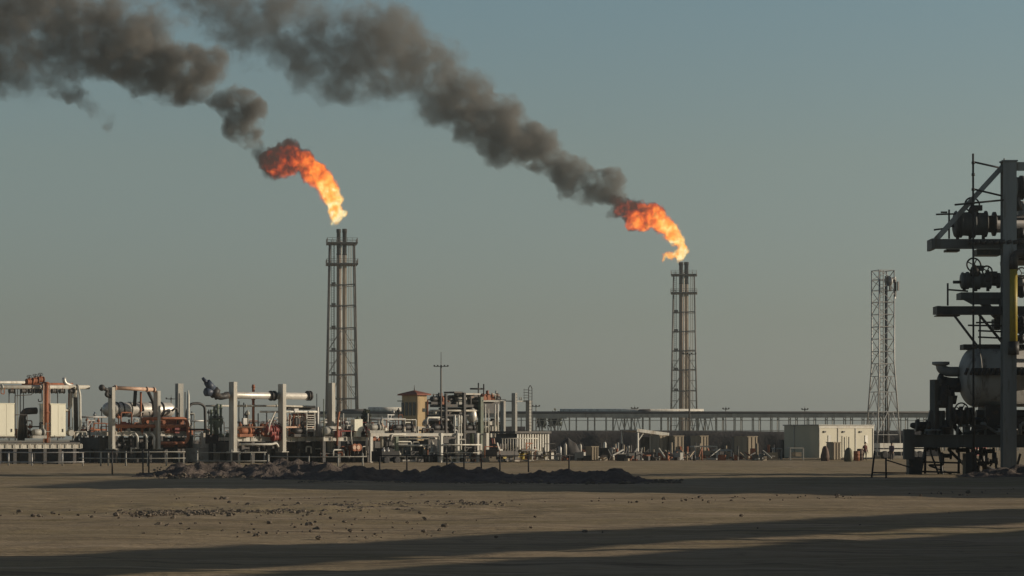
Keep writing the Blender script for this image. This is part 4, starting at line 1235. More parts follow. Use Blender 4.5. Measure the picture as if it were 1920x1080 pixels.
for k in range(5): b.torus(Q_.pt(987, 731 + k * 5, -.6), (0, 0, 1), .28, .018, 14, 4)
for q in (-.27, .27): b.tube(Q_.pt(987, 729, -.6) + Q_.u * q, Q_.pt(987, 752, -.6) + Q_.u * q, .018, 6)
b.build('cage', M_neard, root)

# --- white louvred enclosure
S_ = Plane(1000, 217)
root = thing('louvred_enclosure', 'white enclosure with dark upright louvres behind the grey columns', 'enclosure', S_.base(1000))
b = MB(); px_box(b, S_, 970, 1031, 813, 862, 3.0, .25); b.build('wall', M_neard, root)
b = MB(); px_box(b, S_, 966, 1034, 808.5, 812.5, 3.6, -.1); b.build('roof', M_dark, root)
b = MB()
for k in range(13): px_box(b, S_, 970 + k * 4.75, 972.2 + k * 4.75, 814, 862, .1, .1)
b.build('louvre', M_white, root)
for x, y0 in ((940, 838), (955, 842), (986, 842), (1012, 845), (1040, 840)):
    pass
root = thing('pump_skid', 'low dark skid with a grey tank in front of the louvred enclosure', 'process skid', at(965, HZ, 213))
pl = Plane(965, 213)
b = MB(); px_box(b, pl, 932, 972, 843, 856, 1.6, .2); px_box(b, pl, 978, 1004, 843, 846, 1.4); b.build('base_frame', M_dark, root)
b = MB(); px_box(b, pl, 935, 951, 832, 842, 1.0, .3); b.build('tank', M_neard, root)
b = MB(); b.bar(pl.pt(932, 830), pl.pt(936, 843), .12); b.bar(pl.pt(936, 843.5), pl.pt(942, 843.5), .14); b.build('bracket', M_white, root)
b = MB()
for x in range(942, 975, 5): b.tube(pl.pt(x, 822), pl.pt(x, 844), .05, 6)
b.tube(pl.pt(940, 822), pl.pt(1010, 822), .05, 6)
b.build('handrail', M_pale, root)
deck_clutter(root, pl, 934, 1040, 825, 862, 2.0, 42, 61, [M_neard, M_tan, M_rust, M_pale, M_dark, M_yellow], .4)

# ------------------------------------------------------------------ long pipe rack, berm and far things
Yr = 420
root = thing('pipe_rack', 'long elevated pipe rack on trestle posts running behind the yard', 'pipe rack', at(1350, HZ, Yr))
sr = F / Yr
X0, X1 = (560 - 960) / sr, (2150 - 960) / sr
zt, zb = H + (HZ - 776) / sr, H + (HZ - 783) / sr
b = MB(); b.box(((X0 + X1) / 2, Yr, (zt + zb) / 2), (X1 - X0, 2.6, zt - zb)); b.build('pipe_bundle', M_grey, root)
for k, (dz, r, m, xa, xb) in enumerate(((.35, .22, M_lat, X0, X1), (.4, .2, M_grey, X0, X1))):
    MB().tube((xa, Yr - .7 + k * .9, zt + dz - .15), (xb, Yr - .7 + k * .9, zt + dz - .15), r, 8).build('pipe', m, root)
MB().tube(((1050 - 960) / sr, Yr + .9, zt + .55), ((1320 - 960) / sr, Yr + .9, zt + .55), .34, 10).build('pipe', M_white, root)
MB().tube(((690 - 960) / sr, Yr + .9, zt + .75), ((752 - 960) / sr, Yr + .9, zt + .75), .45, 10).build('pipe', M_white, root)
MB().tube(((560 - 960) / sr, Yr - 1.6, zb - 2.0), ((690 - 960) / sr, Yr - 1.6, zb - 2.0), .3, 10).build('pipe', M_lat, root)
x = (930 - 960) / sr; i = 0
while x < X1:
    b = MB(); b.bar((x, Yr - 1.2, -.2), (x, Yr - 1.2, zb - .002), .13); b.bar((x, Yr + 1.2, -.2), (x, Yr + 1.2, zb - .002), .12)
    b.bar((x, Yr - 1.13, zb - .35), (x, Yr + 1.13, zb - .35), .12)
    b.build('trestle_frame', M_grey, root)
    x += (2.0 if i % 2 else 1.2); i += 1
for px0, px1 in ((1005, 1062), (1150, 1200), (1290, 1335)):
    b = MB(); xa, xb = (px0 - 960) / sr, (px1 - 960) / sr; n = 5
    for k in range(n):
        a, c = xa + (xb - xa) * k / n, xa + (xb - xa) * (k + 1) / n
        b.bar((a, Yr - 1.7, zb - 2.2), ((a + c) / 2, Yr - 1.7, zb - .2), .13); b.bar(((a + c) / 2, Yr - 1.7, zb - .2), (c, Yr - 1.7, zb - 2.2), .13)
    b.bar((xa, Yr - 1.7, zb - .1), (xb, Yr - 1.7, zb - .1), .2)
    b.build('truss', M_grey, root)
b = MB(); b.bar((X0, Yr - 1.36, zb - 2.3), (X1, Yr - 1.36, zb - 2.3), .12); b.bar((X0, Yr - 1.36, zb - .5), (X1, Yr - 1.36, zb - .5), .1); b.build('tie_rail', M_grey, root)
for px0, px1, h in ((1195, 1222, 3.6), (640, 690, 3.0)):
    b = MB(); b.lathe(((px0 - 960) / sr, Yr, zt + .4), (1, 0, 0), [(0, .05), (.3, .4), ((px1 - px0) / sr - .3, .45), ((px1 - px0) / sr, .05)], 12); b.build('drum', M_lat, root)

# scrubby low trees behind the pipe rack
def small_tree(px, py, Y, wpx, label, seed):
    s = F / Y; rr = random.Random(seed)
    p = at(px, HZ, Y); p.z = 0
    root = thing('tree', label, 'tree', p, 'dark trees beyond the pipe rack')
    ztop = H + (HZ - py) / s
    b = MB(); b.rings([p + Vector((0, 0, -.2)), p + Vector((.1, 0, ztop * .4)), p + Vector((.05, .1, ztop * .75))], [.22, .16, .08], 8)
    for k in range(4): b.rings([p + Vector((.05, .05, ztop * .5)), p + Vector((rr.uniform(-1, 1) * wpx / s * .5, rr.uniform(-1, 1), ztop * rr.uniform(.7, .9)))], [.09, .03], 6)
    b.build('trunk', M_dark, root)
    b = MB()
    for k in range(900):
        a = rr.uniform(0, 6.28); e = math.acos(rr.uniform(-.5, 1)); q = rr.uniform(.35, 1.0) * (.75 + .35 * math.sin(3 * a + seed))
        c = p + Vector((math.cos(a) * math.sin(e) * q * wpx / s * .6, math.sin(a) * math.sin(e) * q * wpx / s * .6, ztop * .72 + math.cos(e) * q * ztop * .28))
        d1 = Vector((rr.uniform(-1, 1), rr.uniform(-1, 1), rr.uniform(-1, 1))).normalized() * .3; d2 = d1.orthogonal().normalized() * .2
        b.add([c - d1, c + d2, c + d1, c - d2], [[0, 1, 2, 3]])
    b.build('crown', M_leaf, root)
M_leaf = mat('dusty_leaf', (0.055, 0.06, 0.035), 0.8, 0, 0.35, 1.0)
small_tree(1040, 769, 440, 22, 'round dusty tree above the pipe rack right of the louvred enclosure', 3)
small_tree(1016, 773, 445, 14, 'smaller dusty tree just left of the round tree above the rack', 4)
small_tree(688, 768, 300, 16, 'dark flat topped tree above the white portal frame', 5)

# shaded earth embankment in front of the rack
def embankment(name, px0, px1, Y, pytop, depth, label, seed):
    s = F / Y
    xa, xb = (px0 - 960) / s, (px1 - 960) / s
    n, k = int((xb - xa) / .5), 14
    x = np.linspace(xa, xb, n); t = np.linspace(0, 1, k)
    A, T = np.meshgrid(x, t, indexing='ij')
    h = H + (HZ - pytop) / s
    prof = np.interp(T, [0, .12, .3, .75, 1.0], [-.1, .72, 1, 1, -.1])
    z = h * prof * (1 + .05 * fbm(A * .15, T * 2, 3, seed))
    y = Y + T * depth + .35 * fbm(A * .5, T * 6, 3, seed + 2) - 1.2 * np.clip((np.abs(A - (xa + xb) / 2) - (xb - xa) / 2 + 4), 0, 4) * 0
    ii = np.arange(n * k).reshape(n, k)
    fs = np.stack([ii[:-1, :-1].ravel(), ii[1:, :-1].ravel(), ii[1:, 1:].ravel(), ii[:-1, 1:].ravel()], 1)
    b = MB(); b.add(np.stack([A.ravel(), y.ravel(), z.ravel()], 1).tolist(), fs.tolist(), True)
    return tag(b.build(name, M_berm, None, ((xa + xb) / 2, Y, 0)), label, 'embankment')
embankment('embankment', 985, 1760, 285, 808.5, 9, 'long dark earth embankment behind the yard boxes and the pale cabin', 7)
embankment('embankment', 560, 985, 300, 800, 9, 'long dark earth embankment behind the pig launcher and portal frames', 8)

# ------------------------------------------------------------------ yard: cabin, shelter, boxes, people
Cb = Plane(1535, 236)
root = thing('cabin', 'pale cream site cabin with sunlit double door and panelled front', 'cabin', Cb.base(1535))
c0 = Cb.pt(1535, HZ); c0.z = 0
s_ = Cb.s
wl = (Cb.pt(1638, HZ) - Cb.pt(1535, HZ)).length
pB = at(1478, HZ, 240)
# depth such that the shaded end spans 57 columns
wd = 57 / s_ / math.sin(TH)
zr = Cb.pt(1535, 798).z
zr = H + (HZ - 798) / s_
cc = c0 + Cb.u * wl / 2 + Cb.v * wd / 2
b = MB(); b.box((cc.x, cc.y, zr / 2 + .1), (wl, wd, zr - .2), TH); b.build('body', M_cabin, root)
b = MB(); b.box((cc.x, cc.y, zr + .06), (wl + .2, wd + .2, .1), TH); b.build('roof', M_grey, root)
b = MB()
for t in (0.012, .345, .665, .988):
    q = c0 + Cb.u * (wl * t) - Cb.v * .03; b.box((q.x, q.y, zr / 2 + .1), (.12, .06, zr - .25), TH)
q = c0 + Cb.u * wl / 2 - Cb.v * .032; b.box((q.x, q.y, zr - .14), (wl, .064, .2), TH)
b.build('trim', M_pale, root)
for t in (.455, .535):
    q = c0 + Cb.u * (wl * t) - Cb.v * .03
    b = MB(); b.box((q.x, q.y, 1.3), (wl * .074, .05, 2.1), TH); dr = b.build('door', M_cabin, root)
    b = MB(); q2 = q - Cb.v * .035; b.box((q2.x, q2.y, 1.5), (.1, .02, 1.5), TH); b.build('glass_strip', M_glass, dr)
for t in (.19, .86):
    q = c0 + Cb.u * (wl * t) - Cb.v * .03
    b = MB(); b.box((q.x, q.y, 2.0), (.4, .05, .8), TH); b.build('notice_panel', M_white, root)
for t in (.1, .44, .75):
    q = c0 + Cb.u * (wl * t) - Cb.v * .06
    b = MB(); b.box((q.x, q.y, zr - .6), (.3, .12, .16), TH); b.build('lamp', M_neard, root)
b = MB(); q = c0 + Cb.v * (wd * .7) - Cb.u * .05; b.tube((q.x, q.y, .3), (q.x, q.y, zr), .04, 8); b.build('drainpipe', M_galv, root)
q = c0 + Cb.u * wl * .5 - Cb.v * .7
b = MB(); b.box((q.x, q.y, .1), (1.6, 1.2, .2), TH); b.build('step', M_conc, root)

# sloping shelter
Ys = 258; ss = F / Ys
root = thing('shelter', 'open lean-to shelter with a pale sloping roof before the embankment', 'shelter', at(1224, HZ, Ys))
Sh = Plane(1224, Ys, R(28))
p, q = Sh.pt(1194, 807, -1.5), Sh.pt(1254, 815, -1.5)
b = MB()
b.add([p, q, q + Sh.v * 3.6, p + Sh.v * 3.6] + [c + Vector((0, 0, .1)) for c in (p, q, q + Sh.v * 3.6, p + Sh.v * 3.6)], [[3, 2, 1, 0], [4, 5, 6, 7], [0, 1, 5, 4], [1, 2, 6, 5], [2, 3, 7, 6], [3, 0, 4, 7]])
b.build('roof', M_galv, root)
b = MB(); b.bar(p - Sh.v * .04 + Vector((0, 0, .02)), q - Sh.v * .04 + Vector((0, 0, .02)), .06, .34); b.build('fascia', M_white, root)
for t in (.05, .95):
    for v in (.1, 3.4):
        a = p.lerp(q, t) + Sh.v * v
        b = MB(); b.bar((a.x, a.y, -.1), (a.x, a.y, a.z - .01), .15); b.build('post', M_white, root)
a = p.lerp(q, .05) + Sh.v * .1
b = MB(); b.bar(a - Vector((0, 0, 1.1)), p.lerp(q, .25) + Sh.v * .1 - Vector((0, 0, .05)), .1); b.build('brace', M_white, root)
b = MB(); a = Sh.base(1226, 0, 1.9); b.box((a.x, a.y, 1.1), (2.9, .12, 2.3)); b.build('back_wall', M_dark, root)


def yard_box(name, px0, px1, y0, Y, depth, m, label, cat, th=.55, extra=None):
    pl = Plane((px0 + px1) / 2, Y, th)
    root = thing(name, label, cat, pl.base((px0 + px1) / 2))
    b = MB(); p = pl.base(px0); q = pl.base(px1); w = (q - p).length; z = pl.pt(px0, y0).z
    c = (p + q) / 2 + pl.v * depth / 2
    b.box((c.x, c.y, z / 2 + .04), (w, depth, z - .08), th); b.build('body', m, root)
    b = MB(); b.box((c.x, c.y, z + .035), (w + .1, depth + .1, .07), th); b.build('lid', m, root)
    b = MB()
    for t in (.12, .5, .88):
        e = p + (q - p) * t - pl.v * .03; b.box((e.x, e.y, z / 2 + .03), (.09, .06, z - .12), th)
    b.build('batten', extra or m, root)
    return root
yard_box('crate', 1236, 1252, 817, 250, 1.6, M_tan, 'tall tan crate standing under the low end of the shelter roof', 'crate')
yard_box('crate', 1263, 1282, 818, 250, 1.8, M_tan, 'tall tan crate just right of the shelter', 'crate')
yard_box('crate', 1313, 1328, 818, 262, 1.8, M_tan, 'smaller tan crate behind the pale work bench', 'crate')
yard_box('crate', 1401, 1420, 819, 248, 2.2, M_tan, 'tan crate with dark side facing the yard, midway to the cabin', 'crate')
yard_box('crate', 1109, 1122, 838, 226, 1.0, M_tan, 'short tan crate with battens near the end of the rail fence', 'crate')
yard_box('container', 1124, 1142, 841, 230, 3, M_dark, 'small dark container right of the short tan crate', 'container', 0.0, M_neard)
yard_box('container', 1376, 1399, 820, 255, 3, M_dark, 'dark upright container left of the tan crate midway to the cabin', 'container', 0.0, M_neard)
yard_box('crate', 1562, 1576, 830, 230, 1.0, M_tan, 'olive crate leaning by the cabin wall left of the door', 'crate')
yard_box('container', 1466, 1478, 826, 243, 2, M_black, 'narrow black container against the shaded end of the cabin', 'container', 0.0, M_dark)
yard_box('container', 1644, 1668, 812, 262, 4, M_dark, 'dark blue grey container behind the telecom mast base', 'container', 0.0, M_neard)


def cone_pile(px, Y, wpx, ytop, m, label, cat, name):
    s = F / Y; p = at(px, HZ, Y); p.z = 0; h = H + (HZ - ytop) / s; r = wpx / 2 / s
    b = MB(); b.lathe(p, (0, 0, 1), [(-.1, r), (h * .3, r * .97), (h * .6, r * .86), (h * .82, r * .62), (h * .95, r * .33), (h, r * .05)], 14)
    rr = random.Random(int(px))
    b.v = [(x + rr.uniform(-.06, .06), y + rr.uniform(-.06, .06), z) for x, y, z in b.v]
    return tag(b.build(name, m, None, p), label, cat)
cone_pile(1547, 224, 16, 836, M_brown, 'brown tarpaulin covered heap at the left of the cabin front', 'covered heap', 'covered_heap')
cone_pile(1591, 223, 17, 839, M_olive, 'green tarpaulin covered heap before the cabin door', 'covered heap', 'covered_heap')
cone_pile(1444, 240, 10, 836, M_black, 'black covered heap left of the narrow black container', 'covered heap', 'covered_heap')
cone_pile(1272, 238, 24, 842, M_tan, 'tan sandbag heap at the foot of the crate right of the shelter', 'sandbag heap', 'sandbag_heap')
cone_pile(1209, 246, 70, 850, M_mound, 'low earth heap under the front of the shelter', 'earth heap', 'earth_heap')
cone_pile(1170, 244, 40, 847, M_mound, 'low earth heap between the dark container and the shelter', 'earth heap', 'earth_heap')
def drum(px, Y, m, label, h=.9):
    p = at(px, HZ, Y); p.z = 0
    root = thing('drum', label, 'drum', p)
    MB().lathe(p, (0, 0, 1), [(0, .29), (.3, .29), (.31, .31), (.34, .29), (.6, .29), (.61, .31), (.64, .29), (h, .29), (h + .01, .26)], 16).build('body', m, root)
    MB().lathe(p + Vector((0, 0, h + .012)), (0, 0, 1), [(0, .25), (.012, .24)], 16).build('lid', M_dark, root)
drum(1606, 226, M_rust, 'rust red oil drum beside the standing person at the cabin')
drum(1612.5, 228, M_brown, 'dark brown oil drum taller than the rust red drum next to the standing person', 1.1)
drum(1412, 236, M_rust, 'rusty oil drum in front of the tan crate midway to the cabin', 1.1)
drum(1147, 232, M_pale, 'pale oil drum right of the small dark container', 1.2)

def bench(px0, px1, y0, Y, m, label, cat='work bench'):
    pl = Plane((px0 + px1) / 2, Y, .25)
    root = thing('work_bench', label, cat, pl.base((px0 + px1) / 2))
    b = MB(); px_box(b, pl, px0, px1, y0, y0 + 2.2, 1.4); b.build('top', m, root)
    z = pl.pt(px0, y0 + 2.2).z
    for t in (.03, .97):
        for v in (.1, 1.3):
            p = pl.base(px0 + (px1 - px0) * t, 0, v); b = MB(); b.box((p.x, p.y, z / 2 - .05), (.12, .12, z + .1), pl.th); b.build('leg', m, root)
    b = MB(); px_box(b, pl, px0 + 4, px1 - 4, y0 + 9, y0 + 17, .8, .3); b.build('shelf_box', M_tan, root)
    return root
bench(1302, 1345, 836, 238, M_pale, 'pale work bench with boxes on its shelf in front of the smaller crate')
bench(1345, 1372, 843, 240, M_galv, 'low grey work bench between the pale bench and the dark upright container')
bench(1452, 1466, 840, 242, M_galv, 'short grey work bench left of the narrow black container')
bench(1481, 1507, 839, 232, M_grey, 'dull grey work bench in the shade of the cabin end')
yj = Plane(1070, 228)
for i, (x, y0, m, lab) in enumerate(((1050, 835, M_galv, 'pale upright gas cylinder nearest the louvred enclosure'), (1060, 829, M_pale, 'taller pale gas cylinder left of the dark tarpaulin'), (1088, 830, M_pale, 'slim pale gas cylinder right of the dark tarpaulin'), (1134, 826, M_white, 'white gas cylinder standing above the small dark container'))):
    p = at(x, HZ, 227 + i * 3); p.z = 0; z = H + (HZ - y0) / (F / (227 + i * 3))
    root = thing('gas_cylinder', lab, 'gas cylinder', p)
    MB().lathe(p, (0, 0, 1), [(-.02, .14), (z * .84, .15), (z * .92, .09), (z * .93, .04)], 12).build('body', m, root)
    MB().lathe(p + Vector((0, 0, z * .931)), (0, 0, 1), [(0, .06), (z * .065, .06)], 8).build('cap', M_dark, root)
o = heap('tarpaulin', 1040, 1092, 232, 3.0, [(1040, 862), (1046, 838), (1055, 824), (1065, 818), (1080, 828), (1090, 848), (1092, 862)], M_dark, 'dark tarpaulin draped over stores between the pale gas cylinders', 'tarpaulin', 17, .06)

# people in the yard
def person(px, Y, hgt, label, coat, face, seed, bulk=1.0):
    p = at(px, HZ, Y); p.z = 0
    k = hgt / 1.75
    root = thing('person', label, 'person', p)
    J = [(0, 0, .95, .135), (0, 0, 1.12, .125), (0, .0, 1.32, .15), (0, 0, 1.46, .075), (0, -.01, 1.55, .058), (0, -.02, 1.63, .095), (0, -.02, 1.71, .085),
         (.10, 0, .90, .10), (.11, -.02, .50, .065), (.11, .03, .09, .045), (.12, -.12, .04, .04),
         (-.10, 0, .90, .10), (-.13, .08, .50, .065), (-.14, .13, .09, .045), (-.15, -.01, .04, .04),
         (.19, 0, 1.40, .062), (.24, .02, 1.12, .048), (.23, -.10, .88, .036), (.23, -.14, .80, .032),
         (-.19, 0, 1.40, .062), (-.25, .03, 1.12, .048), (-.22, -.05, .87, .036), (-.22, -.08, .79, .032)]
    E = [(0, 1), (1, 2), (2, 3), (3, 4), (4, 5), (5, 6), (0, 7), (7, 8), (8, 9), (9, 10), (0, 11), (11, 12), (12, 13), (13, 14), (2, 15), (15, 16), (16, 17), (17, 18), (2, 19), (19, 20), (20, 21), (21, 22)]
    for hx, hy, hz, base in ((.23, -.14, .80, 18), (-.22, -.08, .79, 22)):
        for f in range(5):
            i0 = len(J)
            a = (f - 2) * .016
            ln = (.05, .075, .085, .08, .06)[f]
            off = (-.03, 0, 0, 0, 0)[f]
            J.append((hx + a * .4, hy + a * 1.3 + off, hz - .035, .011)); J.append((hx + a * .5, hy + a * 1.5 + off * 1.3 - .012, hz - .035 - ln * .6, .0095)); J.append((hx + a * .5, hy + a * 1.5 + off * 1.2 - .03, hz - .035 - ln, .008))
            E += [(base, i0), (i0, i0 + 1), (i0 + 1, i0 + 2)]
    cf, sf = math.cos(face), math.sin(face)
    me = bpy.data.meshes.new('body')
    me.from_pydata([((x * cf - y * sf) * k, (x * sf + y * cf) * k, z * k) for x, y, z, r in J], E, [])
    o = bpy.data.objects.new('body', me); COL.objects.link(o)
    md = o.modifiers.new('skin', 'SKIN')
    for i, (x, y, z, r) in enumerate(J):
        q = r * k * (bulk if z > .3 and r > .04 else 1)
        me.skin_vertices[0].data[i].radius = (q, q)
    me.skin_vertices[0].data[0].use_root = True
    ms = o.modifiers.new('sub', 'SUBSURF'); ms.levels = 1; ms.render_levels = 1
    dg = bpy.context.evaluated_depsgraph_get()
    m2 = bpy.data.meshes.new_from_object(o.evaluated_get(dg)); m2.name = 'body'
    bpy.data.objects.remove(o)
    m2.materials.clear()
    for m in (M_skin, coat, M_trou, M_black): m2.materials.append(m)
    for f in m2.polygons:
        z = f.center.z / k; rxy = math.hypot(f.center.x, f.center.y) / k
        f.use_smooth = True
        f.material_index = 3 if z < .11 else 2 if z < .92 and rxy < .2 else 0 if (z > 1.49 or z < .86) else 1
    ob = bpy.data.objects.new('body', m2); COL.objects.link(ob); ob.parent = root
    b = MB(); hc = p + Vector((.02 * sf * k, -.02 * cf * k, 1.70 * k))
    b.ball(hc + Vector((0, 0, .02 * k)), .108 * k, 12, 8, (1, 1, .8)); b.build('hair', M_hair, root)
    b = MB()
    fx = Vector((sf, -cf, 0)); sx = Vector((cf, sf, 0))
    hb = p + Vector((0, 0, 1.645 * k)) + fx * .11 * k
    b.lathe(hb + Vector((0, 0, .0)), fx + Vector((0, 0, -.5)), [(0, .012 * k), (.02 * k, .016 * k), (.03 * k, .005 * k)], 6); b.build('nose', M_skin, root)
    for sg in (-1, 1):
        b = MB(); b.ball(hb + sx * (sg * .035 * k) + Vector((0, 0, .025 * k)) - fx * .012 * k, .013 * k, 8, 6); b.build('eye', M_black, root)
        b = MB(); b.ball(p + Vector((0, 0, 1.64 * k)) + sx * (sg * .1 * k), .026 * k, 8, 6, (.5, .8, 1.2)); b.build('ear', M_skin, root)
    b = MB(); b.ball(hb + Vector((0, 0, -.05 * k)) - fx * .01 * k, .022 * k, 8, 6, (1.2, .5, .4)); b.build('mouth', M_red, root)
    return root
person(1622, 229, 1.72, 'person in a maroon jacket standing before the right end of the cabin', M_jack, .5, 1)
person(1672, 232, 1.66, 'person in a bulky purple coat standing beside the telecom mast', M_coat, -.6, 2, 1.35)

# low white trailer behind the mast
Tr = Plane(1690, 250, .45)
root = thing('flatbed_trailer', 'low white flatbed trailer seen behind the telecom mast legs', 'trailer', Tr.base(1705))
b = MB(); px_box(b, Tr, 1650, 1735, 831, 840, 2.2); b.build('bed', M_white, root)
b = MB(); px_box(b, Tr, 1650, 1735, 842.5, 847, 2.1, .1); b.build('side_rail', M_white, root)
for x in (1660, 1671, 1715, 1726):
    b = MB(); b.lathe(Tr.pt(x, 853, -.05), -Tr.v, [(-.3, .42), (0, .42), (.01, .25)], 18); b.build('wheel', M_black, root)

# background row of smaller plant seen through the gaps
for px, px0, px1, yt, n, sd, lab in ((172, 150, 200, 768, 26, 71, 'dark tangle of small valves and risers between the metering skid and the separator skid'),
                                     (372, 352, 392, 775, 16, 72, 'small valve skid behind the sagging hose'),
                                     (560, 440, 620, 778, 44, 73, 'rust and grey pump row seen behind the pig launcher'),
                                     (720, 690, 760, 772, 30, 74, 'pale instrument skid rising behind the white portal frame'),
                                     (815, 795, 835, 775, 18, 75, 'dark pipe skid between watch tower and dark process structure')):
    W_ = Plane(px, 236)
    root = thing('valve_skid', lab, 'process skid', W_.base(px))
    b = MB(); px_box(b, W_, px0, px1, 826, 840, 2.0); b.build('base_frame', M_neard, root)
    for y in (yt + 14, 806):
        pipe_part(root, 'header_pipe', W_, [(px0, y), (px1, y)], 1.7, M_galv if y < 800 else M_rust, .5, 8)
    deck_clutter(root, W_, px0, px1, yt, 826, 2.0, n, sd, [M_neard, M_dark, M_galv, M_pale, M_grey, M_rust], .7)
# offcuts and fittings strewn about the yard
b = MB()
rr = random.Random(5)
for i in range(420):
    px = rr.choice((rr.uniform(1045, 1190), rr.uniform(1190, 1480), rr.uniform(1045, 1320)))
    Y = rr.uniform(225, 262); p = at(px, HZ, Y); p.z = 0
    q = rr.random(); L = rr.uniform(.3, 1.6); a = rr.uniform(0, 3.1)
    if q < .45: b.bar(p + Vector((0, 0, rr.uniform(.05, .5))), p + Vector((L * math.cos(a), L * math.sin(a), rr.uniform(.05, 1.2))), rr.uniform(.06, .16))
    elif q < .8: b.box((p.x, p.y, L * .25), (L * .7, .5, L * .5), a)
    else: b.tube(p, p + Vector((0, 0, rr.uniform(.4, 1.7))), rr.uniform(.05, .15), 8)
    b.cur = rr.randrange(5)
tag(b.build('scrap', [M_dark, M_tan, M_grey, M_rust, M_neard]), 'offcuts, boards and fittings strewn along the yard before the embankment', 'scrap', None, 'stuff')

# ------------------------------------------------------------------ telecom lattice mast
Ym = 255; sm = F / Ym
root = thing('telecom_mast', 'grey lattice telecom mast with antennas and splayed legs beside the cabin', 'mast', at(1657, HZ, Ym) * Vector((1, 1, 0)) if False else Vector((at(1657, HZ, Ym).x, Ym, 0)))
zz = lambda py: H + (HZ - py) / sm
def mast_pt(k, z):
    zt, zk = zz(507), zz(682)
    # four corners seen slightly turned: straight shaft, splayed below the kink
    cx, cy = at(1655.5, HZ, Ym).x, Ym
    e = 0 if z > zk else (zk - z) / zk
    w = (21.5 + 13.5 * e) / sm / 1.30
    a = R(18) + k * math.pi / 2 + math.pi / 4
    return Vector((cx + math.cos(a) * w * 1.33, cy + math.sin(a) * w * 1.33, z))
zt, zk = zz(507), zz(682)
for k in range(4):
    m = M_galv
    MB().rings([mast_pt(k, -.1), mast_pt(k, zk), mast_pt(k, zt)], [.085, .08, .065], 8).build('leg', m, root)
lv = [zt - .03] + [zz(v) for v in (525, 545, 567, 590, 613, 636, 659, 682, 706, 735, 772, 815)]
b = MB()
for i, z in enumerate(lv):
    for k in range(4): b.bar(mast_pt(k, z), mast_pt(k + 1, z), .07)
for i in range(len(lv) - 1):
    for k in range(4):
        if i < 8: b.bar(mast_pt(k + (i % 2), lv[i]), mast_pt(k + 1 - (i % 2), lv[i + 1]), .06)
        else:
            m_ = mast_pt(k, lv[i]).lerp(mast_pt(k + 1, lv[i]), .5)
            b.bar(mast_pt(k, lv[i + 1]), m_, .06); b.bar(mast_pt(k + 1, lv[i + 1]), m_, .06)
b.build('bracing', M_galv, root)
cx = at(1653, HZ, Ym).x
b = MB()
for dx in (-.18, .18): b.bar((cx + dx, Ym, 0), (cx + dx, Ym, zt), .06)
for i in range(int(zt / .45)): b.bar((cx - .18, Ym, .4 + i * .45), (cx + .18, Ym, .4 + i * .45), .035)
b.build('ladder', M_neard, root)
for dx, r in ((.42, .07), (.6, .05)): MB().tube((cx + dx, Ym + .1, .3), (cx + dx, Ym + .1, zt - .6), r, 8).build('feeder_cable', M_neard, root)
q = at(1666, 527, Ym - 1.3)
MB().lathe(q, (.5, -.85, .1), [(-.2, .08), (-.12, .5), (0, .56), (.05, .56), (.06, .5), (.0, .1)], 18).build('dish', M_galv, root)
q = at(1670, 540, Ym - 1.1); MB().lathe(q, (.9, -.4, 0), [(-.15, .06), (-.1, .3), (.02, .36), (.03, .3)], 16).build('dish', M_neard, root)
for x, y0, y1 in ((1679, 524, 556), (1684, 528, 545), (1674, 520, 530)):
    b = MB(); p, q = at(x, y0, Ym - .6), at(x, y1, Ym - .6); b.bar(p, q, .2, .12); b.build('panel_antenna', M_neard, root)
b = MB()
for y in (524, 552): b.bar(at(1672, y, Ym - .8), at(1680, y - 2, Ym - .6), .07)
b.bar(at(1679, 519, Ym - .6) + Vector((0, .12, 0)), at(1679, 560, Ym - .6) + Vector((0, .12, 0)), .08)
b.build('antenna_bracket', M_galv, root)
b = MB(); b.box((at(1655, HZ, Ym).x, Ym, .12), (4.2, 4.2, .3), R(18)); b.build('foundation', M_conc, root)

# ------------------------------------------------------------------ rail fences
def rail_fence(posts, Y, ytops, rails, m, label, ends=None):
    s = F / Y
    root = thing('rail_fence', label, 'fence', Vector((at(sum(posts) / len(posts), HZ, Y).x, Y, 0)))
    for x, yt in zip(posts, ytops):
        p = at(x, yt, Y)
        MB().tube((p.x, Y, -.15), p, 1.5 / s, 8).build('post', m, root)
    x0, x1 = ends or (posts[0], posts[-1])
    for y in rails:
        MB().rings([at(x0, y, Y) + Vector((0, -.06, 0)), at((x0 + x1) / 2, y + .8, Y) + Vector((0, -.06, 0)), at(x1, y, Y) + Vector((0, -.06, 0))], 1.0 / s, 8).build('rail', m, root)
    return root
rail_fence([712, 763, 838, 870, 902.5, 937.5, 991, 1067], 151, [853, 852, 852, 852, 852, 852, 852, 851], [854], M_black, 'dark single rail fence behind the humped mounds', (705, 1075))
rail_fence([210.5, 268, 279], 140, [846, 843, 845], [], M_neard, 'group of bare dark fence posts left of the clod strewn mound')
rail_fence([189, 203, 236, 277, 312, 336, 344], 186, [848, 847, 846, 846, 846, 847, 846], [847, 859], M_grey, 'pale two rail guard fence below the separator skid', (148, 348))
rail_fence([16, 60, 117, 155], 188, [847, 850, 846, 848], [866, 848], M_galv, 'pale guard fence at the far left below the metering skid', (0, 158))
rail_fence([370, 434, 449, 471, 496, 503, 579], 172, [845, 843, 846, 847, 847, 852, 855], [848, 864], M_grey, 'pale guard fence below the pig launcher barrel', (368, 500))
rail_fence([503.5, 579, 634, 680], 178, [853, 855, 852, 850], [856], M_grey, 'low pale guard rail before the pump skid', (503, 688))

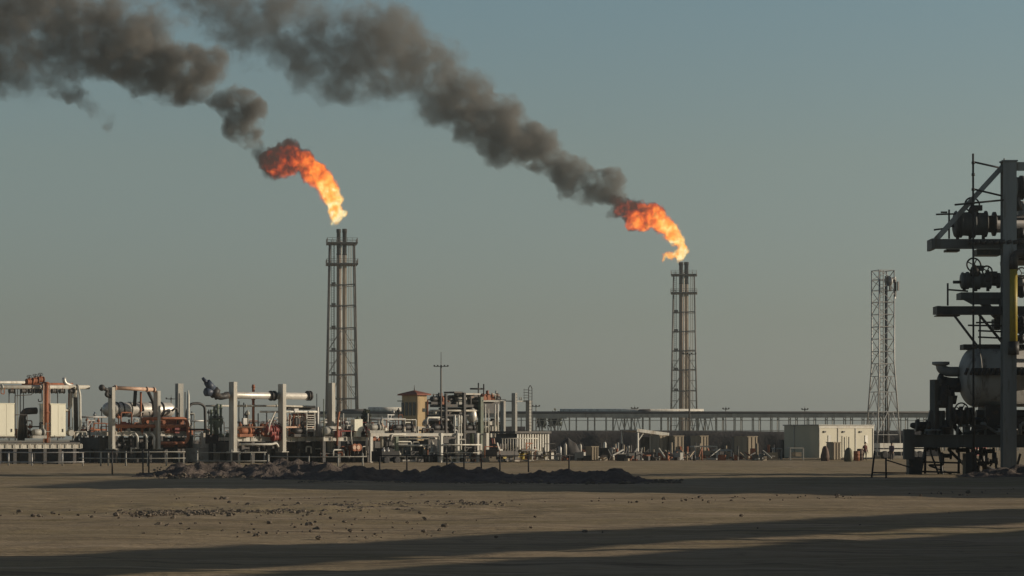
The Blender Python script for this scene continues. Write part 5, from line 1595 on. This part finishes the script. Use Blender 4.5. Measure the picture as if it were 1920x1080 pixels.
# ------------------------------------------------------------------ shaded steel structure at the right edge
T_ = Plane(1891, 139, 0.0)
root = thing('steel_structure', 'towering shaded steel structure with valves, platforms and a yellow pipe at the right edge', 'steel structure', T_.base(1891))
sT = T_.s
def P(x, y, v=0.0): return T_.pt(x, y, v)
def nbar(name, pts, wpx, m, hpx=None, v=0.0):
    b = MB()
    for i in range(len(pts) - 1):
        p = P(*pts[i]) if len(pts[i]) == 3 else P(pts[i][0], pts[i][1], v); q = P(*pts[i + 1]) if len(pts[i + 1]) == 3 else P(pts[i + 1][0], pts[i + 1][1], v)
        b.bar(p, q, wpx / sT, (hpx or wpx) / sT)
    return b.build(name, m, root)
# columns
for x, v in ((1891, 0), (1891, 6.5), (2060, 0), (2060, 6.5)):
    b = MB(); c = T_.base(x, 0, v); hz = P(x, 304).z
    b.box((c.x, c.y - .36, hz / 2), (.78, .05, hz), 0); b.box((c.x, c.y + .36, hz / 2), (.78, .05, hz), 0); b.box((c.x, c.y, hz / 2), (.05, .668, hz - .004), 0)
    b.box((c.x, c.y, .1), (1.3, 1.3, .3), 0)
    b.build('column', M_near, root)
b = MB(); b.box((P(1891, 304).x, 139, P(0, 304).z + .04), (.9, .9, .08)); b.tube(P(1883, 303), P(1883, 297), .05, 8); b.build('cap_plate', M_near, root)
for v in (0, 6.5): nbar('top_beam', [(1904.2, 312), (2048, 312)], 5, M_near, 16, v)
nbar('raking_brace', [(1748, 456, .1), (1879, 313, .1)], 7, M_near, 9)
nbar('raking_brace', [(1750, 456, 1.7), (1879, 313, 1.7)], 6, M_nearm, 8)
# upper platform
b = MB(); px_box(b, T_, 1747, 1878, 448, 466, .35, -.05); px_box(b, T_, 1747, 1753, 447, 467.5, 1.6, .31)
b.build('platform_beam', M_nearm, root)
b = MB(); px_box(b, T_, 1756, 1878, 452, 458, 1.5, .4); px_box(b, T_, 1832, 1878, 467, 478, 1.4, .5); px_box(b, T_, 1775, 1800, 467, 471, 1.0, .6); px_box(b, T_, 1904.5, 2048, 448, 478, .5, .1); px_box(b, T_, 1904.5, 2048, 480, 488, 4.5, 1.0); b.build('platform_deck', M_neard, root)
for k in range(9):
    b = MB(); x = 1815 + k * 12; b.lathe(P(x, 455, -.35), (1, 0, .25), [(0, .13), (.28, .13)], 8); b.build('lashing', M_neard, root)
# upper valve
def big_valve(x0, x1, xp, y, r, wheels, xe=2060):
    r /= sT
    b = MB(); L = (x1 - x0) / sT
    b.lathe(P(x0, y, 1.2), (1, 0, 0), [(0, r * .72), (.06, r * .95), (.14, r * 1.02), (.15, r * .9), (.32, r * .9), (.33, r * 1.04), (.46, r * 1.04), (.47, r * .88), (L * .55, r * .92), (L * .56, r * 1.06), (L * .64, r * 1.06), (L * .65, r * .86), (L * .94, r * .84), (L * .95, r * 1.0), (L, r * 1.0)], 22)
    o = b.build('valve', M_nearm, root)
    MB().lathe(P(x1, y, 1.2), (1, 0, 0), [(0.002, r * .62), (.35, r * .66), (.36, r * .92), (.5, r * .92), (.51, r * .66), ((xe - x1) / sT, r * .66)], 18).build('pipe', M_neard, root)
    for wx, wy, wr, sc in wheels:
        b = MB(); b.torus(P(wx, wy, .9), (.12, -1, .2), wr / sT, .05, 22, 6, 4); b.build('handwheel', M_neard, o)
        b = MB(); b.tube(P(wx, wy, .9), P(wx + 3, y - r * sT * .5, 1.1), .12, 10); b.lathe(P(wx + 2, wy + 3, 1.0), (0, 0, -1), [(0, .2), (.2, .3), (.55, .3), (.6, .18)], 12); b.box(P(wx + 10, wy + 6, 1.0), (.5, .35, .3)); b.build('gearbox', M_neard, o)
    b = MB()
    for t in (.12, .5, .9):
        xx = x0 + (x1 - x0) * t; b.tube(P(xx, y + r * sT * .7, 1.2), P(xx, y + r * sT * 1.25, 1.2), .1, 8)
    b.tube(P(x0 - 14, y + 3, 1.2), P(x0, y + 3, 1.2), .09, 8)
    b.build('support', M_neard, o)
    return o
big_valve(1788, 1850, 1878, 420, 25, [(1823, 384, 14, 1)])
big_valve(1801, 1858, 1878, 526, 16, [(1826, 497, 13.5, 1), (1851, 508, 9.5, 1)])
b = MB(); px_box(b, T_, 1802, 1878.4, 548, 560, 1.5, .3); b.build('valve_saddle', M_nearm, root)
b = MB(); b.add([P(1802, 560.2, .4), P(1878, 560.2, .4), P(1878, 571, .4), P(1822, 571, .4), P(1802, 560.2, 1.6), P(1878, 560.2, 1.6), P(1878, 571, 1.6), P(1822, 571, 1.6)],
    [[0, 1, 2, 3], [7, 6, 5, 4], [0, 4, 5, 1], [1, 5, 6, 2], [2, 6, 7, 3], [3, 7, 4, 0]]); b.build('gusset', M_nearm, root)
# middle platform
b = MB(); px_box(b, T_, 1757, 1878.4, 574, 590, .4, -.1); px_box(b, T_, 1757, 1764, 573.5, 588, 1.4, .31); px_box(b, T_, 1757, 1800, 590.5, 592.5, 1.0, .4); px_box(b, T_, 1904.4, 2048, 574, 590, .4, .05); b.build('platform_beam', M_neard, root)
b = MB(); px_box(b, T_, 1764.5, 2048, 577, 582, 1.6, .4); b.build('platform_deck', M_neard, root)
nbar('knee_brace', [(1788, 590, .1), (1832, 648, .1)], 4, M_neard)
nbar('knee_brace', [(1836, 590, .1), (1884, 648, .5)], 4, M_neard)
nbar('knee_brace', [(1836, 560, 2.7), (1878, 602, 2.7)], 12, M_neard)
# handrails and scaffold tubes
b = MB()
for x, y0, y1 in ((1779.5, 393, 447.5), (1777, 531, 573), (1837.5, 592, 655), (1874.5, 560, 592)):
    b.tube(P(x, y0, .1), P(x, y1, .1), .055, 8)
for x0, y0, x1, y1 in ((1755, 402, 1793, 401), (1764, 398, 1776, 398), (1751, 431, 1775, 428), (1777, 543, 1815, 546), (1815, 610, 1878, 611), (1830, 605, 1872, 604), (1834, 620, 1878, 622), (1834, 632, 1878, 634)):
    b.tube(P(x0, y0, .05), P(x1, y1, .05), .05, 8)
b.build('guard_rail', M_neard, root)
b = MB(); px_box(b, T_, 1864, 1878, 598, 618, .8, 1.2); b.build('junction_box', M_neard, root)
# yellow pipe with its dark elbow
b = MB(); b.pipe([P(1900.5, 640, -.75), P(1900.5, 505, -.75)], 7.2 / sT, 14); b.build('yellow_pipe', M_yellow, root)
b = MB(); b.pipe([P(1900.5, 504.5, -.75), P(1900.5, 476, -.75), P(1930, 474, -.75), P(2060, 474, -.75)], 8.2 / sT, 14, .8); b.tube(P(1900.5, 640.5, -.75), P(1900.5, 665, -.75), .32, 12); b.build('elbow_pipe', M_neard, root)
# large pipes to the right of the column
for y, r, v, m in ((352, 20, 1.6, M_neard), (404, 24, 2.6, M_vess), (438, 10, .8, M_neard), (545, 12, 2.2, M_neard), (528, 7, .9, M_vess), (610, 16, 2.8, M_neard), (636, 8, 1.4, M_neard)):
    b = MB(); b.rings([P(1905, y, v), P(2070, y, v)], r / sT, 18)
    for x in (1915, 1990): flange(b, P(x, y, v), (1, 0, 0), r / sT * .8, .2)
    b.build('pipe', m, root)
b = MB(); b.tube(P(1906, 370, .9), P(1912, 395, .9), .2, 10); b.torus(P(1916, 512, .4), (.2, -1, .1), .32, .04, 16, 6, 3); b.torus(P(1915, 600, .4), (.2, -1, .1), .3, .04, 16, 6, 3); b.build('handwheel', M_neard, root)
nbar('stair_stringer', [(1904, 640, 1.0), (1960, 575, 1.0)], 5, M_neard)

# free scaffold pole lashed to the platforms
b = MB(); b.tube(P(1824.5, 288, -.5), P(1825.5, 892, -.5), .06, 8)
sc = thing('scaffold', 'thin dark scaffold pole with stub rails lashed along the steel structure', 'scaffold', T_.base(1825, 0, -.5))
b.build('standard', M_black, sc)
b = MB()
for x0, y0, x1, y1 in ((1827, 304, 1872, 314), (1827, 355, 1878, 367), (1790, 384, 1882, 375)):
    b.tube(P(x0, y0, -.5), P(x1, y1, -.5), .055, 8)
b.build('ledger', M_black, sc)
b = MB()
for y in (305, 327, 355, 380, 455, 582, 650, 760, 850): b.lathe(P(1824.8, y - 2, -.5), (0, 0, -1), [(0, .1), (.14, .1)], 8)
b.build('coupler', M_neard, sc)

# horizontal vessel on its skid
vs_root = thing('separator_vessel', 'large grey horizontal vessel on a dark skid under the steel structure', 'vessel', T_.base(1880, 0, 3))
rv = 56 / sT; zc = P(0, 707).z; ya = 139 + 3.0
xs0 = (1797 - 960) / F * ya
b = MB()
prof = [(rv * .55 * (1 - math.cos(a)), max(.02, rv * math.sin(a))) for a in np.linspace(0.02, math.pi / 2, 12)]
rv2 = rv * ya / 139
prof = [(p_ * ya / 139, r_ * ya / 139) for p_, r_ in prof]
zc2 = H + (HZ - 707) / F * ya
b.lathe((xs0, ya, zc2), (1, 0, 0), prof + [(2.6, rv2), (2.61, rv2 * 1.012), (2.75, rv2 * 1.012), (2.76, rv2), (9.0, rv2), (10, rv2 * .6), (10.2, .02)], 40)
shell = b.build('shell', M_vess, vs_root)
def PV(x, y, dv=0.0): return at(x, y, ya + dv)
b = MB(); b.pipe([PV(1797, 697), PV(1776, 697), PV(1764.5, 692), PV(1764, 680)], 9.5 * ya / F, 14, .8); b.lathe(PV(1764, 686), (0, 0, 1), [(0, .3), (.08, .52), (.24, .52)], 16)
b.build('nozzle', M_vess, vs_root)
b = MB(); b.pipe([PV(1800, 722), PV(1780, 722), PV(1764, 718)], 14 * ya / F, 14); b.lathe(PV(1758, 716), (1, 0, 0), [(0, .3), (.1, .5), (.3, .5)], 14); b.build('nozzle', M_neard, vs_root)
b = MB(); b.box(PV(1900, 697, -rv2 - .25), (4.6, .3, .42)); 
for k in range(15): b.lathe(PV(1812 + k * 10, 697, -rv2 - .45), (.4, 0, 1), [(-.2, .09), (.22, .09)], 8)
b.build('cable_tray', M_neard, vs_root)
b = MB(); b.box(PV(1870, 651, 0), (4.2, 1.2, .3)); b.build('top_walkway', M_neard, vs_root)
b = MB(); b.torus(PV(1830, 707), (1, 0, 0), rv2 * 1.0, .05, 40, 6); b.build('weld_band', M_vess, shell)
for x in (1855, 1980):
    b = MB(); b.box(PV(x, 790, 0), (.9, 2.4, 1.9)); b.build('saddle', M_neard, vs_root)
# skid under the vessel with pumps, gauge frames and valves
b = MB()
for v in (-2.0, 1.2):
    b.ibeam(at(1696, 827, ya + v), at(2090, 827, ya + v) , .74, .45, .05)
for x in (1712, 1760, 1800, 1850, 1890): b.box(at(x, 827, ya - .4), (.3, 2.7, .6))
b.build('skid_beam', M_nearm, vs_root)
b = MB(); b.box(at(1704, 833, ya - 2.5), (.6, .5, 1.75)); b.build('lifting_lug', M_nearm, vs_root)
for x, w, y0, y1 in ((1714, 24, 857, 902), (1818, 20, 850, 884), (1990, 22, 850, 890)):
    p, q = at(x, y0, ya - 2), at(x, y1, ya - 2); b = MB(); b.box((p.x, p.y, (p.z - .2) / 2), (w * ya / F, 1.0, p.z + .2)); b.build('pier', M_neard, vs_root)
b = MB()
for x, y0, y1, w in ((1752, 712, 815, .38), (1780, 742, 815, .3), (1766, 770, 815, .26)):
    p, q = at(x, y0, ya - 1.6), at(x, y1, ya - 1.6); b.bar(p, q, w, w)
b.bar(at(1748, 715, ya - 1.6), at(1765, 715, ya - 1.6), .2); b.bar(at(1752, 756, ya - 1.62), at(1785, 752, ya - 1.62), .24); b.bar(at(1748, 770, ya - 1.6), at(1738, 814, ya - 1.6), .3)
b.build('gauge_frame', M_nearm, vs_root)
b = MB(); b.lathe(at(1769, 765, ya - 1.4), (0, 0, 1), [(0, .25), (.1, .4), (1.0, .4), (1.1, .3), (1.3, .3), (1.4, .15)], 16); b.lathe(at(1786, 758, ya - 1.2), (0, 0, 1), [(0, .2), (.5, .3), (.52, .15), (.9, .1)], 12)
b.build('level_bridle', M_neard, vs_root)
b = MB(); b.rings([at(1783, 782, ya - 1.3), at(1824, 782, ya - 1.3)], .42, 16)
for x in (1788, 1800, 1812, 1822): flange(b, at(x, 782, ya - 1.3), (1, 0, 0), .4, .14)
b.tube(at(1802, 780, ya - 1.3), at(1802, 762, ya - 1.3), .12, 8); b.tube(at(1821, 780, ya - 1.3), at(1821, 764, ya - 1.3), .22, 8); b.tube(at(1791, 780, ya - 1.3), at(1791, 768, ya - 1.3), .3, 10)
va = b.build('control_valve', M_neard, vs_root)
MB().torus(at(1803, 769, ya - 1.6), (.25, -1, .05), .42, .045, 20, 6, 4).build('handwheel', M_neard, va)
b = MB(); b.rings([at(1718, 798, ya - 1.5), at(1745, 797, ya - 1.5)], .22, 12); flange(b, at(1720, 798, ya - 1.5), (1, 0, 0), .24, .2); flange(b, at(1740, 798, ya - 1.5), (1, 0, 0), .24, .2); b.tube(at(1722, 795, ya - 1.5), at(1721, 786, ya - 1.5), .08, 8)
b.build('drain_valve', M_neard, vs_root)
rr = random.Random(77)
for i in range(26):
    x = rr.uniform(1722, 1915); y = rr.uniform(795, 812); hh = rr.uniform(4, 30) / sT
    p = at(x, 815, ya - rr.uniform(.4, 1.8)); t = rr.random()
    b = MB()
    if t < .5: b.lathe(p, (0, 0, 1), [(0, .2), (hh * .4, .22), (hh * .42, .34), (hh * .6, .34), (hh * .62, .12), (hh, .08)], 10); nm = 'valve'
    elif t < .8: b.pipe([p, p + Vector((0, 0, hh)), p + Vector((rr.uniform(-1.2, 1.2), 0, hh)), p + Vector((rr.uniform(-1.2, 1.2), .1, 0))], rr.uniform(.06, .14), 8); nm = 'small_pipe'
    else: b.box((p.x, p.y, p.z + hh / 2), (rr.uniform(.3, .8), .4, hh)); nm = 'instrument_box'
    b.build(nm, rr.choice([M_neard, M_neard, M_near, M_vess]), vs_root)
b = MB()
for x in (1735, 1766, 1798, 1850, 1866, 1885): b.tube(at(x, 848, ya - 1.9), at(x + rr.uniform(-3, 3), 888, ya - 1.9), .07, 8)
for y in (884, 866): b.tube(at(1724, y, ya - 1.95), at(1800, y + 2, ya - 1.95), .05, 8)
b.build('prop', M_neard, vs_root)
for i in range(22):
    x = rr.uniform(1716, 1915); y = rr.uniform(838, 872)
    p = at(x, y, ya - rr.uniform(-.6, 1.7)); b = MB(); t = rr.random()
    if t < .45: b.pipe([p + Vector((0, 0, .7)), p, p + Vector((rr.uniform(-1.2, 1.2), 0, 0)), p + Vector((rr.uniform(-1.2, 1.2), 0, -p.z))], rr.uniform(.05, .11), 8); nm = 'drain_pipe'
    elif t < .8: b.lathe(p, (1, 0, 0), [(0, .12), (.1, .22), (.18, .22), (.19, .13), (.6, .13), (.61, .22), (.7, .22)], 10); nm = 'drain_valve'
    else: b.bar((p.x, p.y, 0), (p.x + rr.uniform(-.4, .4), p.y, p.z + .6), .12); nm = 'prop'
    b.build(nm, M_neard, vs_root)
# pipe run under the vessel
b = MB(); b.rings([at(1826, 800, ya - .5), at(2060, 800, ya - .5)], .55, 16); b.rings([at(1830, 778, ya - .2), at(2060, 778, ya - .2)], .3, 12); b.build('pipe', M_neard, vs_root)
# barrier by the skid
root = thing('scaffold_barrier', 'low dark scaffold barrier at the corner of the vessel skid', 'barrier', Vector((at(1650, HZ, 128).x, 128, 0)))
b = MB(); b.tube(at(1640, 845, 128) , at(1634, 899, 128), .05, 8); b.tube(at(1661, 858, 128), at(1661.5, 897, 128), .05, 8); b.build('post', M_black, root)
b = MB(); b.tube(at(1637, 886, 127.94), at(1700, 887, 127.94), .035, 8); b.tube(at(1661, 862, 127.94), at(1705, 876, 127.94), .035, 8); b.build('rail', M_black, root)
# sunlit notice board glimpsed under the skid
root = thing('notice_board', 'small white notice board with red frame glimpsed under the vessel skid', 'sign', Vector((at(1838, HZ, 175).x, 175, 0)))
pl = Plane(1838, 175, R(35))
b = MB(); px_box(b, pl, 1830, 1845, 842, 851, .08, -.09); b.build('panel', M_white, root)
b = MB(); px_box(b, pl, 1822, 1850, 839, 854, .1); b.build('frame', M_red, root)
b = MB(); 
for x in (1825, 1847): p = pl.base(x, 0, .05); b.box((p.x, p.y, .35), (.1, .1, 1.0), pl.th)
b.build('post', M_red, root)

# ------------------------------------------------------------------ dusty air over the whole plain
b = MB(); b.box((0, 3500, 99), (9000, 9000, 202))
hz = b.build('haze', [], None, (0, 3500, 0))
hz['kind'] = 'stuff'
hm = bpy.data.materials.new('dusty_air'); hm.use_nodes = True
ht = hm.node_tree; ht.nodes.clear()
hv = ht.nodes.new('ShaderNodeVolumePrincipled')
hv.inputs['Color'].default_value = (0.54, 0.61, 0.63, 1)
hv.inputs['Density'].default_value = 0.00025
hv.inputs['Anisotropy'].default_value = 0.3
ho = ht.nodes.new('ShaderNodeOutputMaterial'); ht.links.new(hv.outputs[0], ho.inputs['Volume'])
hz.data.materials.append(hm)
